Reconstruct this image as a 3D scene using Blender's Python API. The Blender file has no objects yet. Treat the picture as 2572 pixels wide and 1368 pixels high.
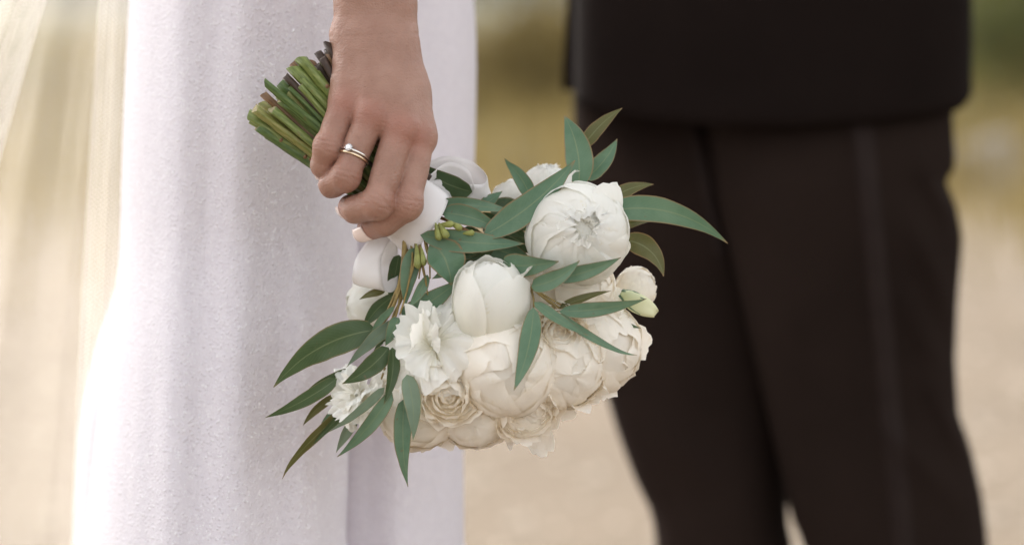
import bpy, math, random
import numpy as np
from mathutils import Vector, Matrix, noise
random.seed(7); rng = np.random.default_rng(7)
R_ = math.radians
SC = bpy.context.scene
COL = SC.collection

# ------------------------------------------------------------------ camera, sky, sun, exposure
KPX = 0.00022          # metres per photo pixel at the focus distance
DIST = 1.60            # focus distance
PITCH = R_(4.0)
CAMZ = 0.83
FW = Vector((0, math.cos(PITCH), -math.sin(PITCH)))
UP = Vector((0, math.sin(PITCH), math.cos(PITCH)))
RT = Vector((1, 0, 0))
CP = Vector((0, 0, CAMZ))
cd = bpy.data.cameras.new('camera'); cam_o = bpy.data.objects.new('camera', cd); COL.objects.link(cam_o)
cam_o.location = CP; cam_o.rotation_euler = (math.pi/2 - PITCH, 0, 0)
cd.sensor_width = 36; cd.lens = 36*DIST/(2572*KPX); cd.clip_start = 0.05; cd.clip_end = 2000
cd.dof.use_dof = True; cd.dof.focus_distance = DIST - 0.015; cd.dof.aperture_fstop = 4.2; cd.dof.aperture_blades = 0
SC.camera = cam_o

SUN_EL, SUN_AZ = 34.0, -33.0   # azimuth from +Y (away from camera) towards +X: sun stands behind, to the left
wd = bpy.data.worlds.new('World'); SC.world = wd; wd.use_nodes = True
nt = wd.node_tree; nt.nodes.clear()
sky = nt.nodes.new('ShaderNodeTexSky'); sky.sky_type = 'NISHITA'; sky.sun_disc = False
sky.sun_elevation = R_(SUN_EL); sky.sun_rotation = R_(SUN_AZ); sky.dust_density = 4.0; sky.air_density = 1.0; sky.ozone_density = 1.0
hs = nt.nodes.new('ShaderNodeHueSaturation'); hs.inputs['Saturation'].default_value = 0.10
bg = nt.nodes.new('ShaderNodeBackground'); bg.inputs['Strength'].default_value = 0.15
wo = nt.nodes.new('ShaderNodeOutputWorld')
nt.links.new(sky.outputs[0], hs.inputs['Color']); nt.links.new(hs.outputs[0], bg.inputs['Color']); nt.links.new(bg.outputs[0], wo.inputs[0])
sl = bpy.data.lights.new('sun', 'SUN'); sl.energy = 0.6; sl.angle = R_(10.0); sl.color = (1.0, 0.89, 0.74)
so = bpy.data.objects.new('sun', sl); COL.objects.link(so)
sd = Vector((math.sin(R_(SUN_AZ))*math.cos(R_(SUN_EL)), math.cos(R_(SUN_AZ))*math.cos(R_(SUN_EL)), math.sin(R_(SUN_EL))))
so.rotation_euler = sd.to_track_quat('Z', 'Y').to_euler(); so.location = sd*20
SC.view_settings.view_transform = 'Standard'; SC.view_settings.look = 'None'
SC.view_settings.exposure = 1.76; SC.view_settings.gamma = 1.0
SC.render.engine = 'CYCLES'
SC.cycles.use_denoising = True; SC.cycles.max_bounces = 20; SC.cycles.transparent_max_bounces = 24
SC.cycles.diffuse_bounces = 16; SC.cycles.caustics_reflective = False; SC.cycles.caustics_refractive = False

def P(px, py, dz=0.0):
    """photo pixel at a depth of dz pixel-units behind the focus distance -> world point"""
    d = DIST + dz*KPX; s = KPX*d/DIST
    return CP + RT*((px-1286)*s) - UP*((py-684)*s) + FW*d

# ------------------------------------------------------------------ materials
def mat(name):
    m = bpy.data.materials.new(name); m.use_nodes = True
    t = m.node_tree; t.nodes.clear()
    out = t.nodes.new('ShaderNodeOutputMaterial')
    return m, t, out
def node(t, kind, **kw):
    n = t.nodes.new(kind)
    for k, v in kw.items(): setattr(n, k, v)
    return n
def L(t, a, b): t.links.new(a, b)
def mixc(t, fac, a, b, mode='MIX'):
    n = node(t, 'ShaderNodeMix', data_type='RGBA', blend_type=mode)
    for sock, v in ((n.inputs[0], fac), (n.inputs[6], a), (n.inputs[7], b)):
        if hasattr(v, 'is_output'): L(t, v, sock)
        else: sock.default_value = v if not isinstance(v, tuple) else (*v, 1)
    return n.outputs[2]
def ramp(t, src, a, b, va=0.0, vb=1.0):
    n = node(t, 'ShaderNodeMapRange'); n.inputs[1].default_value = a; n.inputs[2].default_value = b
    n.inputs[3].default_value = va; n.inputs[4].default_value = vb; L(t, src, n.inputs[0]); return n.outputs[0]
def noise_t(t, scale, detail=3.0, rough=0.5, coord='Object', stretch=None):
    tc = node(t, 'ShaderNodeTexCoord'); src = tc.outputs[coord]
    if stretch:
        mp = node(t, 'ShaderNodeMapping'); mp.inputs['Scale'].default_value = stretch; L(t, src, mp.inputs[0]); src = mp.outputs[0]
    n = node(t, 'ShaderNodeTexNoise'); n.inputs['Scale'].default_value = scale; n.inputs['Detail'].default_value = detail
    n.inputs['Roughness'].default_value = rough; L(t, src, n.inputs['Vector']); return n.outputs[0]
def bump(t, h, strength, dist):
    b = node(t, 'ShaderNodeBump'); b.inputs['Strength'].default_value = strength; b.inputs['Distance'].default_value = dist
    L(t, h, b.inputs['Height']); return b.outputs[0]
def bsdf(t, col, rough=0.6, spec=0.3, nrm=None, **kw):
    p = node(t, 'ShaderNodeBsdfPrincipled')
    if hasattr(col, 'is_output'): L(t, col, p.inputs['Base Color'])
    else: p.inputs['Base Color'].default_value = (*col, 1)
    if hasattr(rough, 'is_output'): L(t, rough, p.inputs['Roughness'])
    else: p.inputs['Roughness'].default_value = rough
    p.inputs['Specular IOR Level'].default_value = spec
    for k, v in kw.items(): p.inputs[k].default_value = v
    if nrm is not None: L(t, nrm, p.inputs['Normal'])
    return p
def mixs(t, fac, a, b):
    n = node(t, 'ShaderNodeMixShader')
    if hasattr(fac, 'is_output'): L(t, fac, n.inputs[0])
    else: n.inputs[0].default_value = fac
    L(t, a, n.inputs[1]); L(t, b, n.inputs[2]); return n.outputs[0]
def attr(t, name):
    a = node(t, 'ShaderNodeAttribute', attribute_name=name); return a
def math_n(t, op, a, b=None):
    n = node(t, 'ShaderNodeMath', operation=op)
    for s, v in ((n.inputs[0], a), (n.inputs[1], b)):
        if v is None: continue
        if hasattr(v, 'is_output'): L(t, v, s)
        else: s.default_value = v
    return n.outputs[0]

M = {}
def simple(name, col, rough=0.6, spec=0.3, var=0.25, scale=60, bstr=0.0, bscale=300, bdist=0.001, coord='Object', metallic=0.0, transl=0.0, stretch=None):
    m, t, out = mat(name)
    n = noise_t(t, scale, 4, 0.6, coord, stretch)
    f = ramp(t, n, 0.3, 0.7)
    c = mixc(t, f, tuple(x*(1-var) for x in col), tuple(min(1, x*(1+var)) for x in col))
    nr = bump(t, noise_t(t, bscale, 3, 0.6, coord, stretch), bstr, bdist) if bstr else None
    b = bsdf(t, c, rough, spec, nr, Metallic=metallic)
    s = b.outputs[0]
    if transl:
        tr = node(t, 'ShaderNodeBsdfTranslucent'); L(t, c, tr.inputs[0]); s = mixs(t, transl, s, tr.outputs[0])
    L(t, s, out.inputs[0]); M[name] = m; return m

# skin
m, t, out = mat('skin')
red = attr(t, 'red').outputs['Fac']
mott = ramp(t, noise_t(t, 70, 4, 0.6), 0.3, 0.7)
base = mixc(t, mott, (0.300, 0.163, 0.118), (0.372, 0.216, 0.162))
c = mixc(t, math_n(t, 'MULTIPLY', red, 0.5), base, (0.355, 0.125, 0.088))
vo = node(t, 'ShaderNodeTexVoronoi'); vo.inputs['Scale'].default_value = 900
tcx = node(t, 'ShaderNodeTexCoord'); L(t, tcx.outputs['Object'], vo.inputs['Vector'])
h1 = math_n(t, 'ADD', math_n(t, 'MULTIPLY', vo.outputs['Distance'], 0.5), noise_t(t, 420, 4, 0.65, 'Object', (0.7, 0.7, 1.6)))
b = bsdf(t, c, 0.48, 0.42, bump(t, h1, 0.5, 0.0008))
b.inputs['Subsurface Weight'].default_value = 0.22; b.inputs['Subsurface Radius'].default_value = (0.9, 0.35, 0.2); b.inputs['Subsurface Scale'].default_value = 0.004
L(t, b.outputs[0], out.inputs[0]); M['skin'] = m
m, t, out = mat('nail'); b = bsdf(t, (0.80, 0.66, 0.61), 0.2, 0.5); L(t, b.outputs[0], out.inputs[0]); M['nail'] = m

# petals
def petal_mat(name, edge, core, transl=0.42):
    m, t, out = mat(name)
    v = attr(t, 'along').outputs['Fac']
    st = noise_t(t, 60, 3, 0.6)
    f = math_n(t, 'MULTIPLY', ramp(t, v, 0.75, 0.05), 0.8)
    c = mixc(t, f, edge, core)
    c = mixc(t, math_n(t, 'MULTIPLY', ramp(t, noise_t(t, 140, 4, 0.7), 0.63, 0.75), 0.35), c, (0.72, 0.62, 0.36))
    oi = node(t, 'ShaderNodeObjectInfo')
    c = mixc(t, math_n(t, 'MULTIPLY', oi.outputs['Random'], 0.35), c, (0.94, 0.90, 0.82))
    ve = noise_t(t, 5, 3, 0.6, 'UV', (14, 1.2, 1))
    b = bsdf(t, c, 0.55, 0.25, bump(t, ve, 0.16, 0.0010))
    b.inputs['Sheen Weight'].default_value = 0.08
    tr = node(t, 'ShaderNodeBsdfTranslucent'); L(t, c, tr.inputs[0])
    L(t, mixs(t, transl, b.outputs[0], tr.outputs[0]), out.inputs[0]); M[name] = m
petal_mat('petal_white', (0.94, 0.94, 0.91), (0.93, 0.92, 0.80))
petal_mat('petal_cream', (0.97, 0.935, 0.865), (0.96, 0.905, 0.785), 0.30)
petal_mat('petal_green', (0.74, 0.76, 0.42), (0.42, 0.56, 0.20), 0.25)

# leaves
def leaf_mat(name, a, bcol, back, rim):
    m, t, out = mat(name)
    u = attr(t, 'across').outputs['Fac']; v = attr(t, 'along').outputs['Fac']
    au = math_n(t, 'ABSOLUTE', u)
    c = mixc(t, ramp(t, noise_t(t, 45, 4, 0.65), 0.35, 0.68), a, bcol)
    oi = node(t, 'ShaderNodeObjectInfo')
    c = mixc(t, math_n(t, 'MULTIPLY', oi.outputs['Random'], 0.35), c, back)
    # side veins
    wv = node(t, 'ShaderNodeTexWave'); wv.wave_type = 'BANDS'; wv.bands_direction = 'X'; wv.inputs['Scale'].default_value = 5.5; wv.inputs['Distortion'].default_value = 2.0
    cb = node(t, 'ShaderNodeCombineXYZ'); L(t, math_n(t, 'SUBTRACT', math_n(t, 'MULTIPLY', v, 1.2), math_n(t, 'MULTIPLY', au, 0.25)), cb.inputs[0]); L(t, u, cb.inputs[1]); L(t, cb.outputs[0], wv.inputs['Vector'])
    c = mixc(t, math_n(t, 'MULTIPLY', ramp(t, wv.outputs['Fac'], 0.75, 1.0), 0.05), c, (0.30, 0.36, 0.20))
    c = mixc(t, math_n(t, 'MULTIPLY', ramp(t, noise_t(t, 300, 2, 0.5), 0.70, 0.76), 0.5), c, (0.16, 0.10, 0.05))
    c = mixc(t, ramp(t, au, 0.88, 0.97, 0, 0.75), c, rim)
    c = mixc(t, ramp(t, v, 0.93, 1.0, 0, 0.8), c, rim)
    c = mixc(t, ramp(t, au, 0.07, 0.01, 0, 0.5), c, (0.25, 0.29, 0.15))
    b = bsdf(t, c, 0.46, 0.38, bump(t, noise_t(t, 160, 3, 0.6), 0.25, 0.0008))
    tr = node(t, 'ShaderNodeBsdfTranslucent'); L(t, c, tr.inputs[0])
    L(t, mixs(t, 0.16, b.outputs[0], tr.outputs[0]), out.inputs[0]); M[name] = m
RIM = (0.30, 0.17, 0.08)
leaf_mat('leaf_blue', (0.084, 0.166, 0.098), (0.150, 0.238, 0.150), (0.10, 0.19, 0.11), RIM)
leaf_mat('leaf_dark', (0.042, 0.078, 0.030), (0.070, 0.112, 0.047), (0.06, 0.10, 0.035), (0.22, 0.17, 0.08))
leaf_mat('leaf_olive', (0.082, 0.084, 0.020), (0.120, 0.113, 0.034), (0.10, 0.10, 0.035), RIM)
leaf_mat('leaf_pale', (0.150, 0.215, 0.155), (0.210, 0.280, 0.205), (0.19, 0.27, 0.17), (0.34, 0.28, 0.15))
simple('twig', (0.27, 0.20, 0.075), 0.55, 0.3, 0.35, 150, 0.3, 600)
simple('twig_red', (0.20, 0.10, 0.045), 0.55, 0.3, 0.35, 150, 0.3, 600)
simple('pod', (0.24, 0.26, 0.075), 0.45, 0.35, 0.3, 200, 0.2, 900)
def stem_mat(name, a, b2, spot):
    m, t, out = mat(name)
    st = ramp(t, noise_t(t, 1.0, 3, 0.6, 'UV', (9, 1.5, 1)), 0.3, 0.7)
    c = mixc(t, st, a, b2)
    c = mixc(t, ramp(t, noise_t(t, 170, 4, 0.7), 0.60, 0.70, 0, 0.7), c, spot)
    b = bsdf(t, c, 0.42, 0.4, bump(t, noise_t(t, 1.0, 2, 0.5, 'UV', (14, 1.0, 1)), 0.5, 0.0012))
    L(t, b.outputs[0], out.inputs[0]); M[name] = m
stem_mat('stem_green', (0.070, 0.112, 0.020), (0.25, 0.29, 0.09), (0.20, 0.14, 0.05))
stem_mat('stem_deep', (0.034, 0.072, 0.014), (0.115, 0.17, 0.045), (0.12, 0.10, 0.03))
stem_mat('stem_brown', (0.110, 0.050, 0.028), (0.26, 0.150, 0.065), (0.05, 0.03, 0.02))
stem_mat('stem_dark', (0.030, 0.017, 0.012), (0.070, 0.042, 0.028), (0.10, 0.06, 0.04))
stem_mat('stem_yellow', (0.120, 0.150, 0.030), (0.30, 0.27, 0.09), (0.18, 0.09, 0.04))
simple('stem_cut', (0.22, 0.19, 0.10), 0.8, 0.2, 0.4, 400)
simple('stem_cut_dark', (0.05, 0.035, 0.025), 0.8, 0.2, 0.4, 400)

# satin ribbon
m, t, out = mat('satin')
b = bsdf(t, (0.86, 0.84, 0.84), 0.33, 0.45, bump(t, noise_t(t, 1.0, 2, 0.5, 'UV', (220, 6, 1)), 0.08, 0.0004))
b.inputs['Sheen Weight'].default_value = 0.2
tr = node(t, 'ShaderNodeBsdfTranslucent'); tr.inputs[0].default_value = (0.86, 0.83, 0.80, 1)
L(t, mixs(t, 0.25, b.outputs[0], tr.outputs[0]), out.inputs[0]); M['satin'] = m

# dress fabric, beads, veil
m, t, out = mat('dress_fabric')
tcd = node(t, 'ShaderNodeTexCoord'); vd = node(t, 'ShaderNodeTexVoronoi'); vd.inputs['Scale'].default_value = 420; L(t, tcd.outputs['Object'], vd.inputs['Vector'])
fz = math_n(t, 'ADD', noise_t(t, 900, 3, 0.7), ramp(t, vd.outputs['Distance'], 0.12, 0.45, 0.75, 0.0)); big = noise_t(t, 160, 3, 0.6)
c = mixc(t, ramp(t, big, 0.3, 0.7), (0.745, 0.705, 0.765), (0.80, 0.762, 0.815))
b = bsdf(t, c, 0.8, 0.15, bump(t, math_n(t, 'ADD', fz, math_n(t, 'MULTIPLY', big, 0.8)), 0.55, 0.0014))
b.inputs['Sheen Weight'].default_value = 0.25; b.inputs['Sheen Roughness'].default_value = 0.5
tr = node(t, 'ShaderNodeBsdfTranslucent'); tr.inputs[0].default_value = (0.86, 0.80, 0.72, 1)
L(t, mixs(t, 0.10, b.outputs[0], tr.outputs[0]), out.inputs[0]); M['dress_fabric'] = m
m, t, out = mat('bead')
b = bsdf(t, (0.96, 0.95, 0.97), 0.12, 0.9); b.inputs['Coat Weight'].default_value = 0.6; L(t, b.outputs[0], out.inputs[0]); M['bead'] = m
def veil_mat(name, lo, hi, dc=(0.80, 0.75, 0.66, 1), tcol=(0.80, 0.74, 0.64, 1)):
    m, t, out = mat(name)
    tc = node(t, 'ShaderNodeTexCoord')
    w = []
    for rot in (0.9, -0.75):
        mp = node(t, 'ShaderNodeMapping'); mp.inputs['Rotation'].default_value = (0, 0, rot); L(t, tc.outputs['UV'], mp.inputs[0])
        wv = node(t, 'ShaderNodeTexWave'); wv.inputs['Scale'].default_value = 36.0; wv.inputs['Distortion'].default_value = 0.6; wv.inputs['Detail'].default_value = 1
        L(t, mp.outputs[0], wv.inputs['Vector']); w.append(wv.outputs['Fac'])
    f = math_n(t, 'MAXIMUM', w[0], w[1])
    vn = ramp(t, noise_t(t, 1.0, 3, 0.55, 'UV', (26, 1.6, 1)), 0.3, 0.72)
    fac = math_n(t, 'MULTIPLY', ramp(t, f, 0.1, 1.0, lo, hi), ramp(t, vn, 0, 1, 0.75, 1.2))
    d = node(t, 'ShaderNodeBsdfDiffuse'); d.inputs[0].default_value = dc
    tr = node(t, 'ShaderNodeBsdfTranslucent'); tr.inputs[0].default_value = tcol
    tp = node(t, 'ShaderNodeBsdfTransparent')
    L(t, mixs(t, fac, tp.outputs[0], mixs(t, 0.5, d.outputs[0], tr.outputs[0])), out.inputs[0]); M[name] = m
veil_mat('veil_net', 0.03, 0.20)
veil_mat('veil_hem', 0.26, 0.42, (0.86, 0.84, 0.79, 1), (0.86, 0.83, 0.77, 1))

# suit
def cloth(name, col, scale):
    m, t, out = mat(name)
    c = mixc(t, ramp(t, noise_t(t, 8, 3, 0.6), 0.3, 0.7), tuple(x*0.85 for x in col), tuple(x*1.15 for x in col))
    b = bsdf(t, c, 0.95, 0.03, bump(t, noise_t(t, scale, 2, 0.5), 0.3, 0.0008))
    L(t, b.outputs[0], out.inputs[0]); M[name] = m
cloth('jacket_wool', (0.0100, 0.0070, 0.0061), 900)
cloth('trouser_wool', (0.0172, 0.0116, 0.0095), 900)
simple('stripe_highlight', (0.0195, 0.0130, 0.0112), 0.6, 0.06, 0.15, 40)  # lighter brown: highlight band along the trouser legs, put into the colour
simple('shoe_leather', (0.012, 0.010, 0.009), 0.3, 0.5, 0.2, 30)
simple('silver', (0.80, 0.76, 0.72), 0.18, 0.5, 0.05, 200, metallic=1.0)
simple('gold', (0.78, 0.62, 0.44), 0.2, 0.5, 0.05, 200, metallic=1.0)
m, t, out = mat('gem'); g = node(t, 'ShaderNodeBsdfPrincipled'); g.inputs['Base Color'].default_value = (0.97, 0.97, 1, 1); g.inputs['Roughness'].default_value = 0.04; g.inputs['Transmission Weight'].default_value = 0.5; g.inputs['IOR'].default_value = 2.2
L(t, g.outputs[0], out.inputs[0]); M['gem'] = m

# ground & background
def ground_mat():
    m, t, out = mat('sand')
    n1 = ramp(t, noise_t(t, 0.9, 6, 0.65), 0.3, 0.7); n2 = ramp(t, noise_t(t, 14, 5, 0.7), 0.35, 0.65)
    tcg = node(t, 'ShaderNodeTexCoord'); sx = node(t, 'ShaderNodeSeparateXYZ'); L(t, tcg.outputs['Object'], sx.inputs[0])
    far = math_n(t, 'MULTIPLY', ramp(t, math_n(t, 'ADD', sx.outputs[1], math_n(t, 'MULTIPLY', n1, 5.0)), 13, 24), 0.8)
    c = mixc(t, n1, (0.182, 0.143, 0.104), (0.238, 0.186, 0.136))
    c = mixc(t, math_n(t, 'MULTIPLY', n2, 0.45), c, (0.15, 0.12, 0.088)); c = mixc(t, far, c, (0.185, 0.142, 0.072))
    b = bsdf(t, c, 0.95, 0.1, bump(t, noise_t(t, 30, 6, 0.7), 0.6, 0.02)); L(t, b.outputs[0], out.inputs[0]); M['sand'] = m
ground_mat()
simple('dry_grass', (0.25, 0.19, 0.075), 0.9, 0.1, 0.3, 3, transl=0.25)
simple('dry_soil', (0.115, 0.108, 0.068), 0.95, 0.1, 0.3, 0.6)
simple('hill', (0.058, 0.060, 0.046), 0.95, 0.1, 0.35, 0.15)
simple('bush_green', (0.115, 0.120, 0.038), 0.8, 0.2, 0.4, 2, transl=0.25)
simple('bush_ochre', (0.18, 0.135, 0.050), 0.85, 0.15, 0.35, 2, transl=0.25)
simple('bark', (0.10, 0.07, 0.05), 0.9, 0.1, 0.3, 12)
simple('stone', (0.27, 0.25, 0.23), 0.9, 0.1, 0.25, 4, 0.5, 20, 0.02)
simple('gravel', (0.42, 0.36, 0.29), 0.9, 0.1, 0.3, 6)

# ------------------------------------------------------------------ object helpers
WL = {}                                   # world location of each object (no parent is rotated)
def empty(name, loc, label, cat, group=None):
    o = bpy.data.objects.new(name, None); COL.objects.link(o); o.location = loc; o.empty_display_size = 0.05
    WL[o] = Vector(loc); o['label'] = label; o['category'] = cat
    if group: o['group'] = group
    return o
def mk(name, V, F, m, parent=None, org=None, smooth=True, attrs=None, uv=None):
    V = np.asarray([tuple(v) for v in V] if not isinstance(V, np.ndarray) else V, dtype=np.float64)
    if org is None: org = V.mean(0)
    org = Vector(org)
    me = bpy.data.meshes.new(name)
    me.from_pydata((V - np.array(org)).tolist(), [], F if isinstance(F, list) else F.tolist())
    if isinstance(m, (list, tuple)):
        for mm in m: me.materials.append(M[mm])
    else: me.materials.append(M[m])
    if smooth: me.polygons.foreach_set('use_smooth', [True]*len(me.polygons))
    for k, a in (attrs or {}).items():
        at = me.attributes.new(k, 'FLOAT', 'POINT'); at.data.foreach_set('value', np.asarray(a, dtype=np.float32))
    if uv is not None:
        ul = me.uv_layers.new(name='uv'); vi = np.zeros(len(me.loops), dtype=np.int32); me.loops.foreach_get('vertex_index', vi)
        ul.data.foreach_set('uv', np.asarray(uv, dtype=np.float32)[vi].ravel())
    me.update()
    o = bpy.data.objects.new(name, me); COL.objects.link(o); WL[o] = org
    if parent is not None: o.parent = parent; o.location = org - WL[parent]
    else: o.location = org
    return o
def tag(o, label=None, cat=None, group=None, kind=None):
    if label: o['label'] = label
    if cat: o['category'] = cat
    if group: o['group'] = group
    if kind: o['kind'] = kind
    return o
def grid_faces(nu, nv, closed=False, off=0):
    F = []
    for i in range(nv-1):
        for j in range(nu if closed else nu-1):
            a = off+i*nu+j; b_ = off+i*nu+(j+1) % nu
            F.append((a, b_, b_+nu, a+nu))
    return F
def interp(tab, x):
    xs = [a for a, _ in tab]; ys = [b_ for _, b_ in tab]
    return float(np.interp(x, xs, ys))
def smooth_interp(tab, x):
    xs = np.array([a for a, _ in tab], float); ys = np.array([b_ for _, b_ in tab], float)
    q = np.clip(np.array([x-55, x-28, x, x+28, x+55]), xs[0], xs[-1])
    return float(np.interp(q, xs, ys) @ np.array([.12, .23, .3, .23, .12]))
def catmull(pts, n):
    pts = [Vector(p) for p in pts]; Q = [pts[0]*2-pts[1]]+pts+[pts[-1]*2-pts[-2]]; o = []
    for i in range(1, len(Q)-2):
        for k in range(n):
            s = k/n; a, b_, c, d = Q[i-1], Q[i], Q[i+1], Q[i+2]
            o.append(0.5*((2*b_)+(c-a)*s+(2*a-5*b_+4*c-d)*s*s+(3*b_-a-3*c+d)*s**3))
    o.append(pts[-1]); return o
def tube_data(path, rad, ns=8, cap=True, ridge=0.0, off=0, ph=0.0):
    """swept tube; rad is a number or a list"""
    n = len(path); V = []; uv = []; prev = None
    for i, p in enumerate(path):
        tg = (path[min(i+1, n-1)]-path[max(i-1, 0)]).normalized()
        if prev is None: s = tg.cross(Vector((0, 1, 0.01))); 
        else: s = prev - tg*prev.dot(tg)
        s.normalize(); prev = s; b_ = tg.cross(s)
        r = rad[i] if isinstance(rad, (list, tuple)) else rad
        for j in range(ns):
            a = 2*math.pi*j/ns; rr = r*(1+ridge*math.cos(3*a+ph))
            V.append(p+s*(math.cos(a)*rr)+b_*(math.sin(a)*rr)); uv.append((j/ns, i*0.4))
    F = grid_faces(ns, n, True, off)
    if cap:
        F.append(tuple(off+j for j in range(ns))[::-1]); F.append(tuple(off+(n-1)*ns+j for j in range(ns)))
    return V, F, uv

# ================================================================== SETTING
def terrain():
    xs = np.concatenate([np.linspace(-400, -30, 12), np.linspace(-26, 26, 53), np.linspace(30, 400, 12)])
    ys = np.concatenate([np.linspace(-60, 0, 12), np.linspace(1, 40, 60), np.linspace(44, 420, 20)])
    V = []
    for y in ys:
        for x in xs:
            z = 0.03*noise.noise(Vector((x*0.35, y*0.35, 0)))*min(1, max(0, (y-3)/6)) 
            V.append((x, y, z-0.004))
    mk('ground', V, grid_faces(len(xs), len(ys)), 'sand', org=(0, 0, 0))['kind'] = 'structure'
    # dry bank that rises behind the path
    xs = np.linspace(-40, 40, 81); ys = np.linspace(20.5, 60, 40); V = []
    for y in ys:
        for x in xs:
            e = 20.5+1.2*noise.noise(Vector((x*0.2, 3, 0)))
            z = max(0, y-e)*0.055+0.25*noise.noise(Vector((x*0.22, y*0.22, 5)))*min(1, max(0, (y-e)/5))
            V.append((x, y, z-0.05 if y < 21 else z+0.02))
    mk('bank', V, grid_faces(81, 40), 'dry_soil', org=(0, 20, 0))['kind'] = 'structure'
    # far hills
    xs = np.linspace(-300, 300, 61); ys = np.linspace(90, 330, 22); V = []
    for y in ys:
        for x in xs:
            k = min(1, (y-90)/160)
            V.append((x, y, -1+(38+16*noise.noise(Vector((x*0.012, y*0.012, 9))))*k**1.1))
    mk('hills', V, grid_faces(61, 22), 'hill', org=(0, 90, 0))['kind'] = 'structure'
terrain()
def blades(name, n, region, h, w, m, label, cat):
    V = []; F = []; rg = region
    for i in range(n):
        x = random.uniform(*region[0]); y = random.uniform(*region[1]) if random.random() < .8 else 21-abs(random.gauss(0, 4.5))
        z = max(0, (y-20.5))*0.055
        a = random.uniform(0, 6.28); hh = h*random.uniform(0.5, 1.25); le = random.uniform(0.1, 0.5)*hh
        dx, dy = math.cos(a)*w, math.sin(a)*w; b_ = len(V)
        lx, ly = math.cos(a+1.3)*le, math.sin(a+1.3)*le
        V += [(x-dx, y-dy, z-.05), (x+dx, y+dy, z-.05), (x+lx*.4+dx*.7, y+ly*.4+dy*.7, z+hh*.6), (x+lx*.4-dx*.7, y+ly*.4-dy*.7, z+hh*.6), (x+lx, y+ly, z+hh)]
        F += [(b_, b_+1, b_+2, b_+3), (b_+3, b_+2, b_+4)]
    o = mk(name, V, F, m, smooth=False); tag(o, label, cat, kind='stuff')
blades('dry_grass', 22000, ((-11, 13), (20.8, 40)), 0.55, 0.012, 'dry_grass', 'tall dry ochre grass covering the bank behind the path', 'grass')
def gravel():
    V = []; F = []
    for i in range(2600):
        y = random.uniform(3.2, 20); x = random.uniform(-0.28, 0.30)*y; s = random.uniform(0.006, 0.02)
        b_ = len(V)
        V += [(x-s, y, 0), (x, y-s, 0), (x+s, y, 0.001), (x, y+s, 0), (x, y, s*0.8), (x, y, -s*.5)]
        F += [(b_, b_+1, b_+4), (b_+1, b_+2, b_+4), (b_+2, b_+3, b_+4), (b_+3, b_, b_+4)]
    o = mk('gravel', V, F, 'gravel'); tag(o, 'small pale gravel scattered over the sandy path', 'gravel', kind='stuff')
gravel()
def bush(loc, rx, rz, n, m, label, name='bush', trunk_h=0.25):
    e = empty(name, loc, label, 'bush'); lo = Vector(loc)
    V = []; F = []
    cl = [Vector((random.gauss(0, .5)*rx, random.gauss(0, .5)*rx, rz*random.uniform(0.35, 1.6))) for _ in range(26)]
    for i in range(n):
        c = random.choice(cl); p = lo+c+Vector((random.gauss(0, 1), random.gauss(0, 1), random.gauss(0, .8)))*0.22*rx
        if p.z < lo.z+0.03: p.z = lo.z+0.03+random.random()*0.1
        q = Vector((random.gauss(0, 1), random.gauss(0, 1), random.gauss(0, 1))).normalized(); r = q.orthogonal().normalized(); s = random.uniform(.03, .06)
        b_ = len(V); V += [p-q*s*1.6, p+r*s*.6, p+q*s*1.6, p-r*s*.6]; F.append((b_, b_+1, b_+2, b_+3))
    mk('foliage', V, F, m, e, smooth=False)
    V = []; F = []
    for c in cl[:9]:
        path = catmull([lo+Vector((0, 0, -.05)), lo+Vector((c.x*.3, c.y*.3, c.z*.5)), lo+c], 4)
        v, f, _ = tube_data(path, [0.035*(1-i/len(path)*.8) for i in range(len(path))], 5, True, 0, len(V)); V += v; F += f
    mk('branches', V, F, 'bark', e)
bush((4.75, 25.0, 0.3), 1.3, 1.25, 5000, 'bush_green', 'large olive green bush on the dry bank behind the man')
bush((5.2, 33.0, 0.7), 1.5, 0.9, 3500, 'bush_ochre', 'ochre scrub bush standing alone high on the dry bank')
bush((0.15, 26.0, 0.3), 1.1, 0.55, 3500, 'bush_ochre', 'low ochre scrub bush on the bank between bride and man')
bush((-6.2, 27.0, 0.35), 1.6, 0.7, 3500, 'bush_green', 'low green bush seen hazily through the veil')
def rock(loc, s, label):
    V = []; F = []; nu, nv = 14, 9
    for i in range(nv):
        for j in range(nu):
            th = math.pi*i/(nv-1); a = 2*math.pi*j/nu; d = Vector((math.sin(th)*math.cos(a), math.sin(th)*math.sin(a)*.8, math.cos(th)*.75))
            V.append(Vector(loc)+d*s*(1+.45*noise.noise(d*1.7+Vector(loc))))
    o = mk('rock', V, grid_faces(nu, nv, True), 'stone', smooth=False); tag(o, label, 'rock', 'pale rocks at the foot of the bank')
rock((3.32, 20.0, 0.14), 0.30, 'pale grey rock at the foot of the bank, the larger one')
rock((3.22, 18.6, 0.05), 0.17, 'small pale grey rock at the foot of the bank')

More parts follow.
